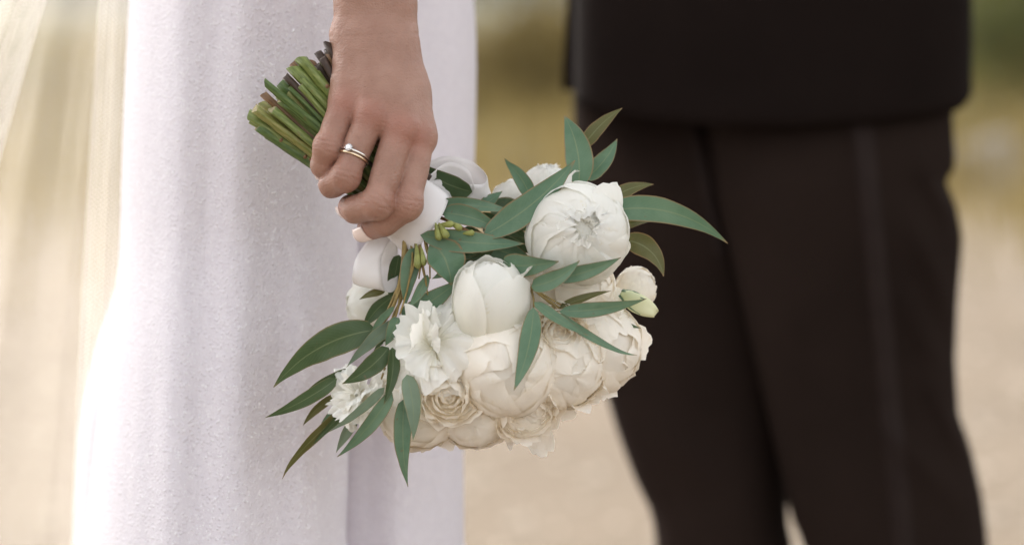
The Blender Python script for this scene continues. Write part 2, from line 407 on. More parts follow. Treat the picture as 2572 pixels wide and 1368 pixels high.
# ================================================================== MAN (suit)
DG = 3200                                  # his depth behind the focus plane, in pixel units
def man_pt(px, py, dz): return P(px, py, DG+dz)
man = empty('person', (P(1960, 684, DG).x, P(1960, 684, DG).y, 0), 'person in dark brown suit jacket and trousers standing beside the bride', 'person')
GZ = CAMZ
def py_of_ground(dz):                      # photo row at which the floor lies at that depth
    d = DIST+dz*KPX; s = KPX*d/DIST
    return 684+(CP+FW*d).z/(UP.z*s)
def loft(rows, nu, fn, cz, bz, power=1.0, top=None):
    V = []
    for py, l, r in rows:
        cx, a = (l+r)/2, (r-l)/2
        for j in range(nu):
            th = 2*math.pi*j/nu; c, s = math.cos(th), math.sin(th)
            c = math.copysign(abs(c)**power, c); s = math.copysign(abs(s)**power, s)
            bzv = bz(py) if callable(bz) else bz; czv = cz(py) if callable(cz) else cz
            x, y, z = fn(cx+a*c, py, czv-bzv*s, c, s)
            V.append((x, y, z))
    return V
gy = py_of_ground(DG)-26
# near leg (with his right contour) and far leg
NL = [(-260, 1800), (250, 1770), (330, 1785), (500, 1800), (700, 1850), (900, 1895), (1050, 1930), (1200, 1965), (1300, 1988), (1368, 2018), (1600, 2090), (2000, 2160), (gy, 2190)]
NR = [(-260, 2405), (250, 2392), (330, 2396), (415, 2402), (458, 2376), (520, 2404), (600, 2418), (750, 2406), (900, 2400), (1040, 2408), (1120, 2438), (1250, 2468), (1368, 2482), (1600, 2500), (2000, 2500), (gy, 2480)]
FL = [(-260, 1470), (150, 1440), (300, 1440), (500, 1448), (700, 1462), (900, 1500), (980, 1519), (1100, 1556), (1200, 1594), (1290, 1638), (1368, 1648), (1600, 1640), (2000, 1650), (gy, 1640)]
FR = [(-260, 2150), (300, 2120), (700, 2050), (1050, 1990), (1250, 1978), (1320, 1980), (1368, 1992), (1600, 1985), (2000, 1980), (gy, 1970)]
def leg_rows(lt, rt, y0, y1, n):
    return [(y, interp(lt, y), interp(rt, y)) for y in np.linspace(y0, y1, n)]
def near_fn(x, y, z, c, s):
    ridge = math.exp(-((x-(2155+(y-330)*0.105))/22)**2)*26*(1 if s > 0 else 0)      # pressed crease
    w = 0
    for (x0, y0, x1, y1, wd, am) in ((2290, 380, 2400, 560, 20, 30), (2270, 520, 2410, 830, 24, 26), (2250, 700, 2405, 1010, 24, 22), (2300, 900, 2450, 1180, 24, 26), (2200, 1050, 2440, 1290, 26, 18), (1830, 420, 1990, 640, 30, 12)):
        dx, dy = x1-x0, y1-y0; ln = math.hypot(dx, dy); tt = ((x-x0)*dx+(y-y0)*dy)/ln/ln
        d = ((x-x0)*-dy+(y-y0)*dx)/ln
        w += 1.7*am*math.exp(-(d/wd)**2)*max(0, 1-(2*abs(tt-.5))**2) if 0 < tt < 1 else 0
    n_ = 10*noise.noise(Vector((x*.006, y*.003, 1)))
    return x, y, z-ridge-(w if s > 0 else 0)-n_
def far_fn(x, y, z, c, s):
    ridge = math.exp(-((x-(1735+(y-310)*0.22))/20)**2)*30*(1 if s > 0 and y < 700 else 0)
    w = 0
    for (x0, y0, x1, y1, wd, am) in ((1500, 330, 1720, 560, 30, 18), (1600, 800, 1800, 1010, 34, 16), (1620, 1060, 1830, 1230, 34, 16)):
        dx, dy = x1-x0, y1-y0; ln = math.hypot(dx, dy); tt = ((x-x0)*dx+(y-y0)*dy)/ln/ln; d = ((x-x0)*-dy+(y-y0)*dx)/ln
        w += 1.7*am*math.exp(-(d/wd)**2)*max(0, 1-(2*abs(tt-.5))**2) if 0 < tt < 1 else 0
    return x, y, z-ridge-(w if s > 0 else 0)-10*noise.noise(Vector((x*.006, y*.003, 7)))
def man_mesh(rows, nu, fn, cz, bz, name, m, parent, power=0.85, cap=True):
    V = [man_pt(*p) for p in loft(rows, nu, fn, cz, bz, power)]
    # keep vertical under the pitched camera
    F = grid_faces(nu, len(rows), True)
    if cap: F.append(tuple(range(nu))[::-1]); n = len(V); F.append(tuple(range(n-nu, n)))
    return mk(name, V, F, m, parent)
trousers = man_mesh(leg_rows(NL, NR, -260, gy, 90), 96, near_fn, 0, lambda y: interp([(-260, 150), (250, 210), (330, 250), (460, 275), (1000, 235), (1700, 210), (2600, 190)], y), 'trousers', 'trouser_wool', man)
man_mesh(leg_rows(FL, FR, -260, gy, 80), 72, far_fn, 260, lambda y: interp([(-260, 150), (250, 210), (330, 250), (460, 275), (1000, 235), (1700, 210), (2600, 190)], y), 'trouser_leg', 'trouser_wool', trousers)
def stripe(rows, fn_z, name='highlight_stripe'):  # thin paler strip on the leg, painting the highlight band along its crease
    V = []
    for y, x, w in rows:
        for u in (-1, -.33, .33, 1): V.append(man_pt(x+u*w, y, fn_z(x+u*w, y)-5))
    return mk(name, V, grid_faces(4, len(rows)), 'stripe_highlight', trousers)
def leg_front(lt, rt, cz, fn):
    def z(x, y):
        l, r_ = interp(lt, y), interp(rt, y); c = max(-.99, min(.99, (x-(l+r_)/2)/((r_-l)/2)))
        th = math.acos(math.copysign(abs(c)**(1/.85), c)); s_ = math.sin(th)**.85
        b_ = interp([(-260, 150), (250, 210), (330, 250), (460, 275), (1000, 235), (1700, 210), (2600, 190)], y)
        return fn(x, y, cz-b_*s_, c, s_)[2]
    return z
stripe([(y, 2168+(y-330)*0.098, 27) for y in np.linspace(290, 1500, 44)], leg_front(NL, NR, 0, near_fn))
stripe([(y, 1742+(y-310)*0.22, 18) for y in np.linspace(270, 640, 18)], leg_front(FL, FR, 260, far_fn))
# jacket: a tube whose hem follows the photo, with a front flap towards the bride
def jacket():
    nu, nv = 110, 60; V = []
    for i in range(nv):
        v = i/(nv-1)
        for j in range(nu):
            th = 2*math.pi*j/nu; c, s = math.cos(th), math.sin(th)
            c2 = math.copysign(abs(c)**0.8, c); s2 = math.copysign(abs(s)**0.8, s)
            xh = 1940+500*c2
            hem = interp([(1440, 262), (1520, 285), (1640, 306), (1780, 318), (2000, 322), (2200, 308), (2330, 292), (2400, 280), (2425, 262), (2440, 236)], xh)
            y = -1500+v*(hem+1500)
            k = interp([(-1500, 1.12), (-900, 1.08), (-400, 0.94), (0, 1.0), (330, 1.0)], y)
            cx = 1942+(0 if y > 0 else 0.01*y)
            x = cx+500*k*c2
            if s > 0 and y > -400: x += 0
            z = 60-400*k*s2-14*noise.noise(Vector((x*.004, y*.0025, 3)))-10*math.exp(-((x-(2130+.02*y))/14)**2)*(s > 0)
            if v > .985: z += 10*s2
            V.append(man_pt(x, y, z))
    F = grid_faces(nu, nv, True); F.append(tuple(range(nu))[::-1])
    o = mk('jacket', V, F, 'jacket_wool', man)
    md = o.modifiers.new('thick', 'SOLIDIFY'); md.thickness = 0.004; md.offset = -1
    # front flap hanging open on the bride's side
    V = []; n1, n2 = 10, 24
    for i in range(n2):
        v = i/(n2-1); y = -1400+v*(1400+interp([(0, 228), (1, 228)], 0))
        for j in range(n1):
            u = j/(n1-1)
            xl = interp([(-1400, 1490), (-500, 1460), (0, 1424), (200, 1411), (228, 1412)], y)
            hemx = 0
            yy = y+(u*u*26 if v > .97 else 0)
            x = xl+u*(1600-xl); z = 300-250*u**1.3+30*math.sin(u*5)*(1-u)
            V.append(man_pt(x, yy, z))
    f = mk('jacket_front', V, grid_faces(n1, n2), 'jacket_wool', o); md = f.modifiers.new('thick', 'SOLIDIFY'); md.thickness = 0.004
jacket()
def shoe(px, dz):
    b0 = P(px, 684, DG+dz); V = []; nu, nv = 20, 12
    for i in range(nv):
        v = i/(nv-1); y = -0.10+v*0.29
        w = interp([(0, .030), (.15, .038), (.4, .040), (.7, .050), (.9, .040), (1, .008)], v); h = interp([(0, .075), (.35, .085), (.6, .06), (.9, .045), (1, .015)], v)
        for j in range(nu):
            a = 2*math.pi*j/nu; V.append((b0.x-y*0.8+math.cos(a)*w*.6, b0.y-y*.6+math.cos(a)*w*.8, max(0.003, h*.5+math.sin(a)*h*.5)))
    F = grid_faces(nu, nv, True); F += [tuple(range(nu)), tuple(range(nu*(nv-1), nu*nv))]
    mk('shoe', V, F, 'shoe_leather', man)
shoe(2330, 0); shoe(1800, 260)

# ================================================================== BRIDE: dress, veil
bride = empty('person', (P(650, 684, 800).x, P(650, 684, 800).y, 0), 'person in white beaded dress and sheer veil holding the bouquet', 'person')
def skirt_mesh(name, left, right, cz, bz, parent, folds, y1, nu=150, nv=120, y0=-1900, power=0.9):
    V = []; info = []
    for y in np.linspace(y0, y1, nv):
        l, r = smooth_interp(left, y), smooth_interp(right, y); cx, a = (l+r)/2, (r-l)/2; b_ = bz*(1+max(0, y-600)*0.00022)
        for j in range(nu):
            th = 2*math.pi*j/nu; c, s = math.cos(th), math.sin(th)
            c2 = math.copysign(abs(c)**power, c); s2 = math.copysign(abs(s)**power, s)
            x = cx+a*c2; z = cz-b_*s2
            f = 0
            for (x0, sl_, wd, am, ys) in folds:
                f += am*math.exp(-((x-(x0+sl_*y))/wd)**2)*min(1, max(0, (y-ys)/500))
            f += 7*noise.noise(Vector((x*.010, y*.0016, cz*.01)))+5*noise.noise(Vector((x*.03, y*.004, 2)))
            V.append(P(x, y, z-(f if s > 0 else -f))); info.append((x, y, s))
    F = grid_faces(nu, nv, True); F.append(tuple(range(nu))[::-1])
    return mk(name, V, F, 'dress_fabric', parent), V, info, nu
gyb = py_of_ground(900)-8
ML = [(-1900, 430), (-1300, 470), (-900, 400), (-300, 340), (0, 324), (300, 310), (650, 300), (780, 284), (880, 266), (1050, 246), (1180, 230), (1368, 214), (2000, 150), (3500, 20)]
MR = [(-1900, 960), (-1300, 850), (-900, 890), (0, 930), (500, 905), (1000, 885), (1150, 878), (1368, 872), (2000, 900), (3500, 950)]
dress, DV, DI, DNU = skirt_mesh('dress', ML, MR, 900, 610, bride,
    [(455, -.02, 45, 20, -600), (540, -.03, 45, -18, -600), (620, -.02, 50, 18, -900), (720, -.01, 50, -14, -900), (800, 0, 40, 12, -900), (690, .0, 50, -16, 300), (780, .012, 46, 30, 500), (850, 0, 30, -18, 600)], gyb)
panel, PV, PI_, PNU = skirt_mesh('skirt_front', [(-1900, 760), (-900, 700), (0, 720), (800, 730), (1368, 740), (3500, 650)], [(-1900, 1000), (-1000, 1080), (0, 1192), (150, 1198), (420, 1192), (800, 1178), (1100, 1164), (1368, 1166), (3500, 1260)], 1330, 480, dress,
    [(1000, .0, 60, 20, -900), (1110, .0, 40, -22, -900), (930, 0, 40, -15, 400)], py_of_ground(1330)-8, 110, 80)
skirt_mesh('skirt_back', [(-1900, 560), (-900, 470), (300, 360), (640, 318), (720, 292), (800, 262), (900, 231), (1050, 197), (1200, 188), (1368, 184), (2000, 110), (3500, -150)], [(-900, 700), (3500, 640)], 1180, 420, dress,
    [(260, -.03, 22, 16, 300)], py_of_ground(1180)-8, 100, 90)
# beads sewn all over the cloth
def beads():
    V = []; F = []
    ico = [(0, 0, 1), (.894, 0, .447), (.276, .851, .447), (-.724, .526, .447), (-.724, -.526, .447), (.276, -.851, .447), (.724, .526, -.447), (-.276, .851, -.447), (-.894, 0, -.447), (-.276, -.851, -.447), (.724, -.526, -.447), (0, 0, -1)]
    icf = [(0, 1, 2), (0, 2, 3), (0, 3, 4), (0, 4, 5), (0, 5, 1), (1, 6, 2), (2, 7, 3), (3, 8, 4), (4, 9, 5), (5, 10, 1), (6, 7, 2), (7, 8, 3), (8, 9, 4), (9, 10, 5), (10, 6, 1), (6, 11, 7), (7, 11, 8), (8, 11, 9), (9, 11, 10), (10, 11, 6)]
    for (VV, II, nu, n) in ((DV, DI, DNU, 11000), (PV, PI_, PNU, 3200)):
        rows = len(VV)//nu; cnt = 0
        while cnt < n:
            i = random.randrange(rows-1); j = random.randrange(nu)
            a = i*nu+j
            if II[a][2] < 0.02 or not (-250 < II[a][1] < 1600): continue
            b_ = i*nu+(j+1) % nu
            dens = 0.55+0.9*noise.noise(Vector((II[a][0]*.02, II[a][1]*.02, 0)))
            if random.random() > dens: continue
            u, v = random.random(), random.random()
            p = VV[a]*(1-u)*(1-v)+VV[b_]*u*(1-v)+VV[a+nu]*(1-u)*v+VV[b_+nu]*u*v
            s = random.choice((.0003, .00034, .00038, .00042, .00046, .00054)); k = len(V)
            V += [p+Vector(q)*s for q in ico]; F += [(f[0]+k, f[1]+k, f[2]+k) for f in icf]; cnt += 1
    o = mk('beads', V, F, 'bead', dress, smooth=False); o['kind'] = 'stuff'
beads()

def veil_sheet(name, x0a, x0b, slope_a, slope_b, zbase, pleats, amp, ampx, parent, m, seed, nu=260, nv=60, y1=2700):
    V = []; UV = []
    for i in range(nv):
        v = i/(nv-1); y = -700+v*(y1+700)
        for j in range(nu):
            s = j/(nu-1)
            ph = 0.8*noise.noise(Vector((s*6, seed, v*0.8)))
            x = x0a+(x0b-x0a)*s+(slope_a+(slope_b-slope_a)*s)*y*(1-max(y, 0)/6500)
            w = 0.45+0.8*abs(noise.noise(Vector((s*9, seed+4, v*0.5))))
            fall = 1-0.35*min(1, max(0, y/1800))
            x += ampx*w*fall*math.sin(2*math.pi*pleats*s*2+ph*3)
            z = zbase+amp*w*math.sin(2*math.pi*pleats*s+ph*4)+160*s+10*noise.noise(Vector((s*30, v*3, seed)))
            V.append(P(x, y, z)); UV.append((s*abs(x0b-x0a)/1000, v*(y1+700)/1000))
    return mk(name, V, grid_faces(nu, nv), m, parent, uv=UV)
veil = veil_sheet('veil', 335, -900, -0.05, -1.15, 1150, 14, 46, 12, bride, 'veil_net', 1)
veil_sheet('veil_layer', 375, 250, -0.02, -0.066, 900, 1.5, 30, 3, veil, 'veil_hem', 2, 90, 60)
veil_sheet('veil_layer', 300, -500, -0.03, -0.95, 1500, 7, 50, 14, veil, 'veil_net', 5, 200, 60)
veil_sheet('veil_hem', 112, 40, -0.30, -0.34, 1040, 3, 20, 9, veil, 'veil_hem', 9, 90, 60, 1500)
veil_sheet('veil_hem', 30, -220, -0.34, -0.44, 1060, 6, 26, 16, veil, 'veil_hem', 12, 120, 60, 1200)

# ================================================================== BRIDE: hand and arm (one surface from a distance field)
HJ = {  # finger joints in photo pixels + depth (knuckle, middle joint, end joint, tip), radii
 'little': ([(874, 262, -74), (830, 374, -130), (820, 418, -108), (818, 428, -46)], (42, 36, 33, 27)),
 'ring':   ([(940, 294, -106), (877, 446, -150), (842, 468, -112), (832, 462, -48)], (42, 37, 34, 28)),
 'middle': ([(1012, 326, -112), (956, 513, -160), (900, 529, -116), (882, 522, -50)], (45, 41, 37, 31)),
 'index':  ([(1054, 348, -78), (1026, 514, -136), (970, 558, -104), (930, 573, -56)], (45, 41, 37, 31)),
}
def hand():
    x0, x1, y0, y1, z0, z1, h = 752, 1130, -120, 632, -226, 190, 3.0
    def field(x0, x1, y0, y1, z0, z1, h, arm_only=False):
        X, Y, Z = np.meshgrid(np.arange(x0, x1+h, h, dtype=np.float32), np.arange(y0, y1+h, h, dtype=np.float32), np.arange(z0, z1+h, h, dtype=np.float32), indexing='ij')
        def cap(a, b_, ra, rb, sz=1.0):
            ax, ay, az = a; d = (b_[0]-ax, b_[1]-ay, (b_[2]-az)); L2 = d[0]**2+d[1]**2+d[2]**2
            px, py, pz = X-ax, Y-ay, Z-az
            tt = np.clip((px*d[0]+py*d[1]+pz*d[2])/L2, 0, 1)
            r = ra+(rb-ra)*tt
            return np.sqrt((px-tt*d[0])**2+(py-tt*d[1])**2+((pz-tt*d[2])*sz)**2)-r
        def ell(c, r):
            q = np.sqrt(((X-c[0])/r[0])**2+((Y-c[1])/r[1])**2+((Z-c[2])/r[2])**2)
            return (q-1)*min(r)
        def smin(a, b_, k):
            hh = np.clip(0.5+0.5*(b_-a)/k, 0, 1); return b_*(1-hh)+a*hh-k*hh*(1-hh)
        # forearm: two parallel bones
        arm = smin(cap((903, 120, -14), (901, -1500, 10), 62, 88), cap((985, 120, -14), (988, -1500, 10), 60, 88), 50)
        if arm_only: return arm
        palm = arm
        wr = [(905, 105, -18), (932, 100, -28), (962, 100, -28), (990, 105, -18)]
        rad = [(62, 47), (60, 47), (60, 48), (58, 46)]
        for (fn, (J, rr)), w, (ra, rb) in zip(HJ.items(), wr, rad):
            kx, ky, kz = J[0]
            palm = smin(palm, cap(w, (kx, ky, kz+4), ra, rb), 26)
        palm = smin(palm, cap((930, 150, 0), (975, 300, -20), 78, 84), 34)          # body of the palm
        palm = smin(palm, ell((1000, 250, -22), (80, 105, 72)), 26)
        palm = smin(palm, ell((905, 235, 0), (58, 95, 66)), 26)
        palm = smin(palm, cap((866, 92, -22), (866, 92, -23), 30, 30), 30)             # wrist bone on the outer side
        # thumb, behind the stems
        th = cap((985, 170, 20), (1035, 285, 78), 62, 48); th = smin(th, cap((1035, 285, 78), (1018, 400, 132), 46, 42), 12); th = smin(th, cap((1018, 400, 132), (965, 470, 138), 41, 33), 10)
        tot = smin(palm, th, 26)
        allf = None
        for fn, (J, rr) in HJ.items():
            f = cap(J[0], J[1], rr[0]-3, rr[1]-3.5)
            f = smin(f, cap(J[1], J[2], rr[1]-1, rr[2]-1), 7)
            f = smin(f, cap(J[2], J[3], rr[2]-1, rr[3]), 7)
            # knuckle swellings: on the back of the hand and at the middle joint
            jx, jy, jz = J[0]; f = smin(f, ell((jx, jy+3, jz-11), (36, 40, 37)), 13)
            jx, jy, jz = J[1]; f = smin(f, ell((jx+1, jy+1, jz-5), (rr[1]-1, rr[1]+2, rr[1]-3)), 12)
            g = smin(palm, f, 14)
            allf = g if allf is None else smin(allf, g, 1.5)
        return smin(tot, allf, 2.0)
    def nets(D, x0, y0, z0, h):
        S = D < 0; nx, ny, nz = D.shape
        c = np.zeros((nx-1, ny-1, nz-1), np.int8)
        offs = [(a, b_, e) for a in (0, 1) for b_ in (0, 1) for e in (0, 1)]
        for a, b_, e in offs: c += S[a:nx-1+a, b_:ny-1+b_, e:nz-1+e]
        act = (c > 0) & (c < 8); I = np.argwhere(act); idm = -np.ones(act.shape, np.int64); idm[act] = np.arange(len(I))
        acc = np.zeros((len(I), 3)); cnt = np.zeros(len(I))
        val = {o: D[I[:, 0]+o[0], I[:, 1]+o[1], I[:, 2]+o[2]] for o in offs}
        for o in offs:
            for ax in range(3):
                if o[ax]: continue
                p = list(o); p[ax] = 1; p = tuple(p); va, vb = val[o], val[p]; mk_ = (va < 0) != (vb < 0)
                tt = np.where(mk_, va/np.where(va == vb, 1, va-vb), 0)
                q = np.tile(np.array(o, float), (len(I), 1)); q[:, ax] += tt
                acc[mk_] += q[mk_]; cnt[mk_] += 1
        V = (I+acc/cnt[:, None])*h+np.array([x0, y0, z0])
        F = []
        for ax in range(3):
            a1, a2 = (ax+1) % 3, (ax+2) % 3
            sl0 = [slice(None)]*3; sl1 = [slice(None)]*3; sl0[ax] = slice(0, -1); sl1[ax] = slice(1, None)
            E = np.argwhere(S[tuple(sl0)] != S[tuple(sl1)])
            ok = (E[:, a1] > 0) & (E[:, a2] > 0) & (E[:, a1] < D.shape[a1]-1) & (E[:, a2] < D.shape[a2]-1); E = E[ok]
            ins = S[E[:, 0], E[:, 1], E[:, 2]]
            def cid(d1, d2):
                Q = E.copy(); Q[:, a1] -= d1; Q[:, a2] -= d2; return idm[Q[:, 0], Q[:, 1], Q[:, 2]]
            q = np.stack([cid(1, 1), cid(0, 1), cid(0, 0), cid(1, 0)], 1)
            q[~ins] = q[~ins][:, ::-1]; F.append(q)
        F = np.concatenate(F); return V, F
    D = field(x0, x1, y0, y1, z0, z1, h); V, F = nets(D, x0, y0, z0, h)
    # forearm above the wrist: continue the open rim with rings up to the elbow
    # relax
    nV = len(V); e = np.concatenate([F[:, [0, 1]], F[:, [1, 2]], F[:, [2, 3]], F[:, [3, 0]]])
    for _ in range(3):
        s = np.zeros((nV, 3)); c = np.zeros(nV); np.add.at(s, e[:, 0], V[e[:, 1]]); np.add.at(c, e[:, 0], 1); np.add.at(s, e[:, 1], V[e[:, 0]]); np.add.at(c, e[:, 1], 1)
        fixed = V[:, 1] < y0+2*h
        N_ = V+(s/c[:, None]-V)*0.5; N_[fixed] = V[fixed]; V = N_
    # normals for the skin folds
    fn_ = np.cross(V[F[:, 2]]-V[F[:, 0]], V[F[:, 3]]-V[F[:, 1]]); vn = np.zeros((nV, 3))
    for k in range(4): np.add.at(vn, F[:, k], fn_)
    vn /= np.linalg.norm(vn, axis=1)[:, None]+1e-9
    if (vn*(V-V.mean(0))).sum() < 0: vn = -vn
    red = np.zeros(nV); dsp = np.zeros(nV)
    for fname, (J, rr) in HJ.items():
        A, B, C_, T = [np.array(j, float) for j in J]
        ax = (C_-A); ax /= np.linalg.norm(ax); dB = V-B; tt = dB@ax; rd = np.linalg.norm(dB, axis=1)
        near = np.exp(-(rd/58)**2)*np.clip((-vn[:, 2]+0.1)*1.4, 0, 1)
        for k, am in ((-15, .8), (-5, 1.3), (6, 1.2), (17, .7)):
            wob = 3*np.sin(V[:, 0]*.09+V[:, 1]*.05+k)
            dsp -= 2.3*am*near*np.exp(-((tt+wob-k)/3.2)**2)
        red += 0.75*np.exp(-(rd/40)**2)+0.85*np.exp(-(np.linalg.norm(V-A-np.array([0, 4, -40]), axis=1)/42)**2)+0.7*np.exp(-(np.linalg.norm(V-T, axis=1)/48)**2)
    # wrist creases
    for yy, am in ((94, .7), (66, .35), (40, .3)):
        dsp -= am*np.exp(-((V[:, 1]-yy-5*np.sin(V[:, 0]*.016))/3.5)**2)*np.clip((V[:, 1]*0+1), 0, 1)
    # tendons and soft unevenness on the back of the hand
    nz = np.array([noise.noise(Vector(v*0.014))*3.0+noise.noise(Vector(v*0.045))*0.9 for v in V])
    V = V+vn*(dsp+nz*(V[:, 1] > y0+8))[:, None]
    # arm rings from the rim up to the elbow
    rim = np.where(V[:, 1] < y0+h)[0]
    cx, cz = V[rim, 0].mean(), V[rim, 2].mean()
    an = np.arctan2(V[rim, 2]-cz, V[rim, 0]-cx); rim = rim[np.argsort(an)]
    F = F.tolist(); allV = V.tolist(); prev = rim.tolist(); n = len(prev)
    for k in range(1, 26):
        yy = y0-k*45; ring = []
        g = 1+0.022*k*(1 if k < 18 else 1)-0.0004*k*k
        for r_ in rim: ring.append(len(allV)); allV.append([cx+(V[r_, 0]-cx)*g, yy, cz+(V[r_, 2]-cz)*g+k*3])
        for j in range(n): F.append([prev[j], prev[(j+1) % n], ring[(j+1) % n], ring[j]])
        prev = ring
    F.append(prev); red = np.concatenate([np.clip(red, 0, 1), np.zeros(len(allV)-nV)])
    c0 = P(960, 300, 0); W = [c0+RT*((v[0]-960)*KPX)-UP*((v[1]-300)*KPX)+FW*(v[2]*KPX) for v in allV]
    return mk('body', W, F, 'skin', bride, attrs={'red': red})
def HP(v): return P(960, 300, 0)+RT*((v[0]-960)*KPX)-UP*((v[1]-300)*KPX)+FW*(v[2]*KPX)
body = hand()
def nail(J, rr):
    D_, T = Vector(J[2]), Vector(J[3]); d = (T-D_).normalized()
    ax = Vector((0.75, 0.66, 0.0)).normalized(); c0 = Vector((925, 425, 0)); rel = T-c0; out = (rel-ax*rel.dot(ax)); out = (out-d*out.dot(d)).normalized()
    sd_ = d.cross(out); V = []; nu, nv = 9, 9
    for i in range(nv):
        v = -1+2*i/(nv-1)
        for j in range(nu):
            u = -1+2*j/(nu-1)
            vv = v*(1-0.22*u*u) if v > 0 else v*(1-.12*u*u)
            a = u*R_(44); r = rr[3]+1.0-(4.0 if v > .2 else 0)*(v-.2)*.5
            p = T+d*(10+vv*23)+(out*math.cos(a)+sd_*math.sin(a))*r
            V.append(HP(p))
    o = mk('fingernail', V, grid_faces(nu, nv), 'nail', body); md = o.modifiers.new('t', 'SOLIDIFY'); md.thickness = 0.0005; md.offset = 0
for fn, (J, rr) in HJ.items(): nail(J, rr)

# rings
def finger_ring(tpos, radius, thick, m, name, label, gem):
    A, B = Vector(HJ['ring'][0][0]), Vector(HJ['ring'][0][1]); ax = (B-A).normalized(); c = A+(B-A)*tpos
    e1 = Vector((-0.42, 0, -1)); e1 = (e1-ax*e1.dot(ax)).normalized(); e2 = ax.cross(e1); V = []; nu, nv = 64, 10
    for i in range(nu):
        a = 2*math.pi*i/nu; rd = e1*math.cos(a)+e2*math.sin(a)
        for j in range(nv):
            b_ = 2*math.pi*j/nv; V.append(HP(c+rd*(radius+math.cos(b_)*thick*.7)+ax*(math.sin(b_)*thick)))
    F = []
    for i in range(nu):
        for j in range(nv):
            F.append((i*nv+j, ((i+1) % nu)*nv+j, ((i+1) % nu)*nv+(j+1) % nv, i*nv+(j+1) % nv))
    o = mk(name, V, F, m); tag(o, label, 'ring')
    if gem:
        g = c+e1*(radius+7); V = []
        def ringp(r, hgt, n=8): return [HP(g+e1*hgt+(ax*math.cos(2*math.pi*k/n+.39)+e2*math.sin(2*math.pi*k/n+.39))*r) for k in range(n)]
        V = ringp(6, 6)+ringp(9.5, 3)+ringp(9.5, 1)+ringp(2, -7); F = [tuple(range(8))]+[(a*8+k, a*8+(k+1) % 8, (a+1)*8+(k+1) % 8, (a+1)*8+k) for a in range(3) for k in range(8)]
        mk('gemstone', V, F, 'gem', o, smooth=False)
        V = ringp(7.5, -8)+ringp(10.5, 0); F = [tuple(range(8))]+[(k, (k+1) % 8, 8+(k+1) % 8, 8+k) for k in range(8)]
        mk('setting', V, F, 'silver', o, smooth=False)
finger_ring(0.665, 39.0, 3.0, 'silver', 'engagement_ring', 'silver engagement ring with small square stone on the finger', True)
finger_ring(0.718, 39.0, 3.2, 'gold', 'wedding_band', 'plain gold wedding band worn below the stone ring', False)

# ================================================================== BOUQUET
bq = empty('bouquet', P(925, 425, 0), 'bridal bouquet of white peonies and eucalyptus leaves held by the hand', 'bouquet')
AX = Vector((0.75, 0.66, 0.18)).normalized()
WC = Vector((925, 425, 0))
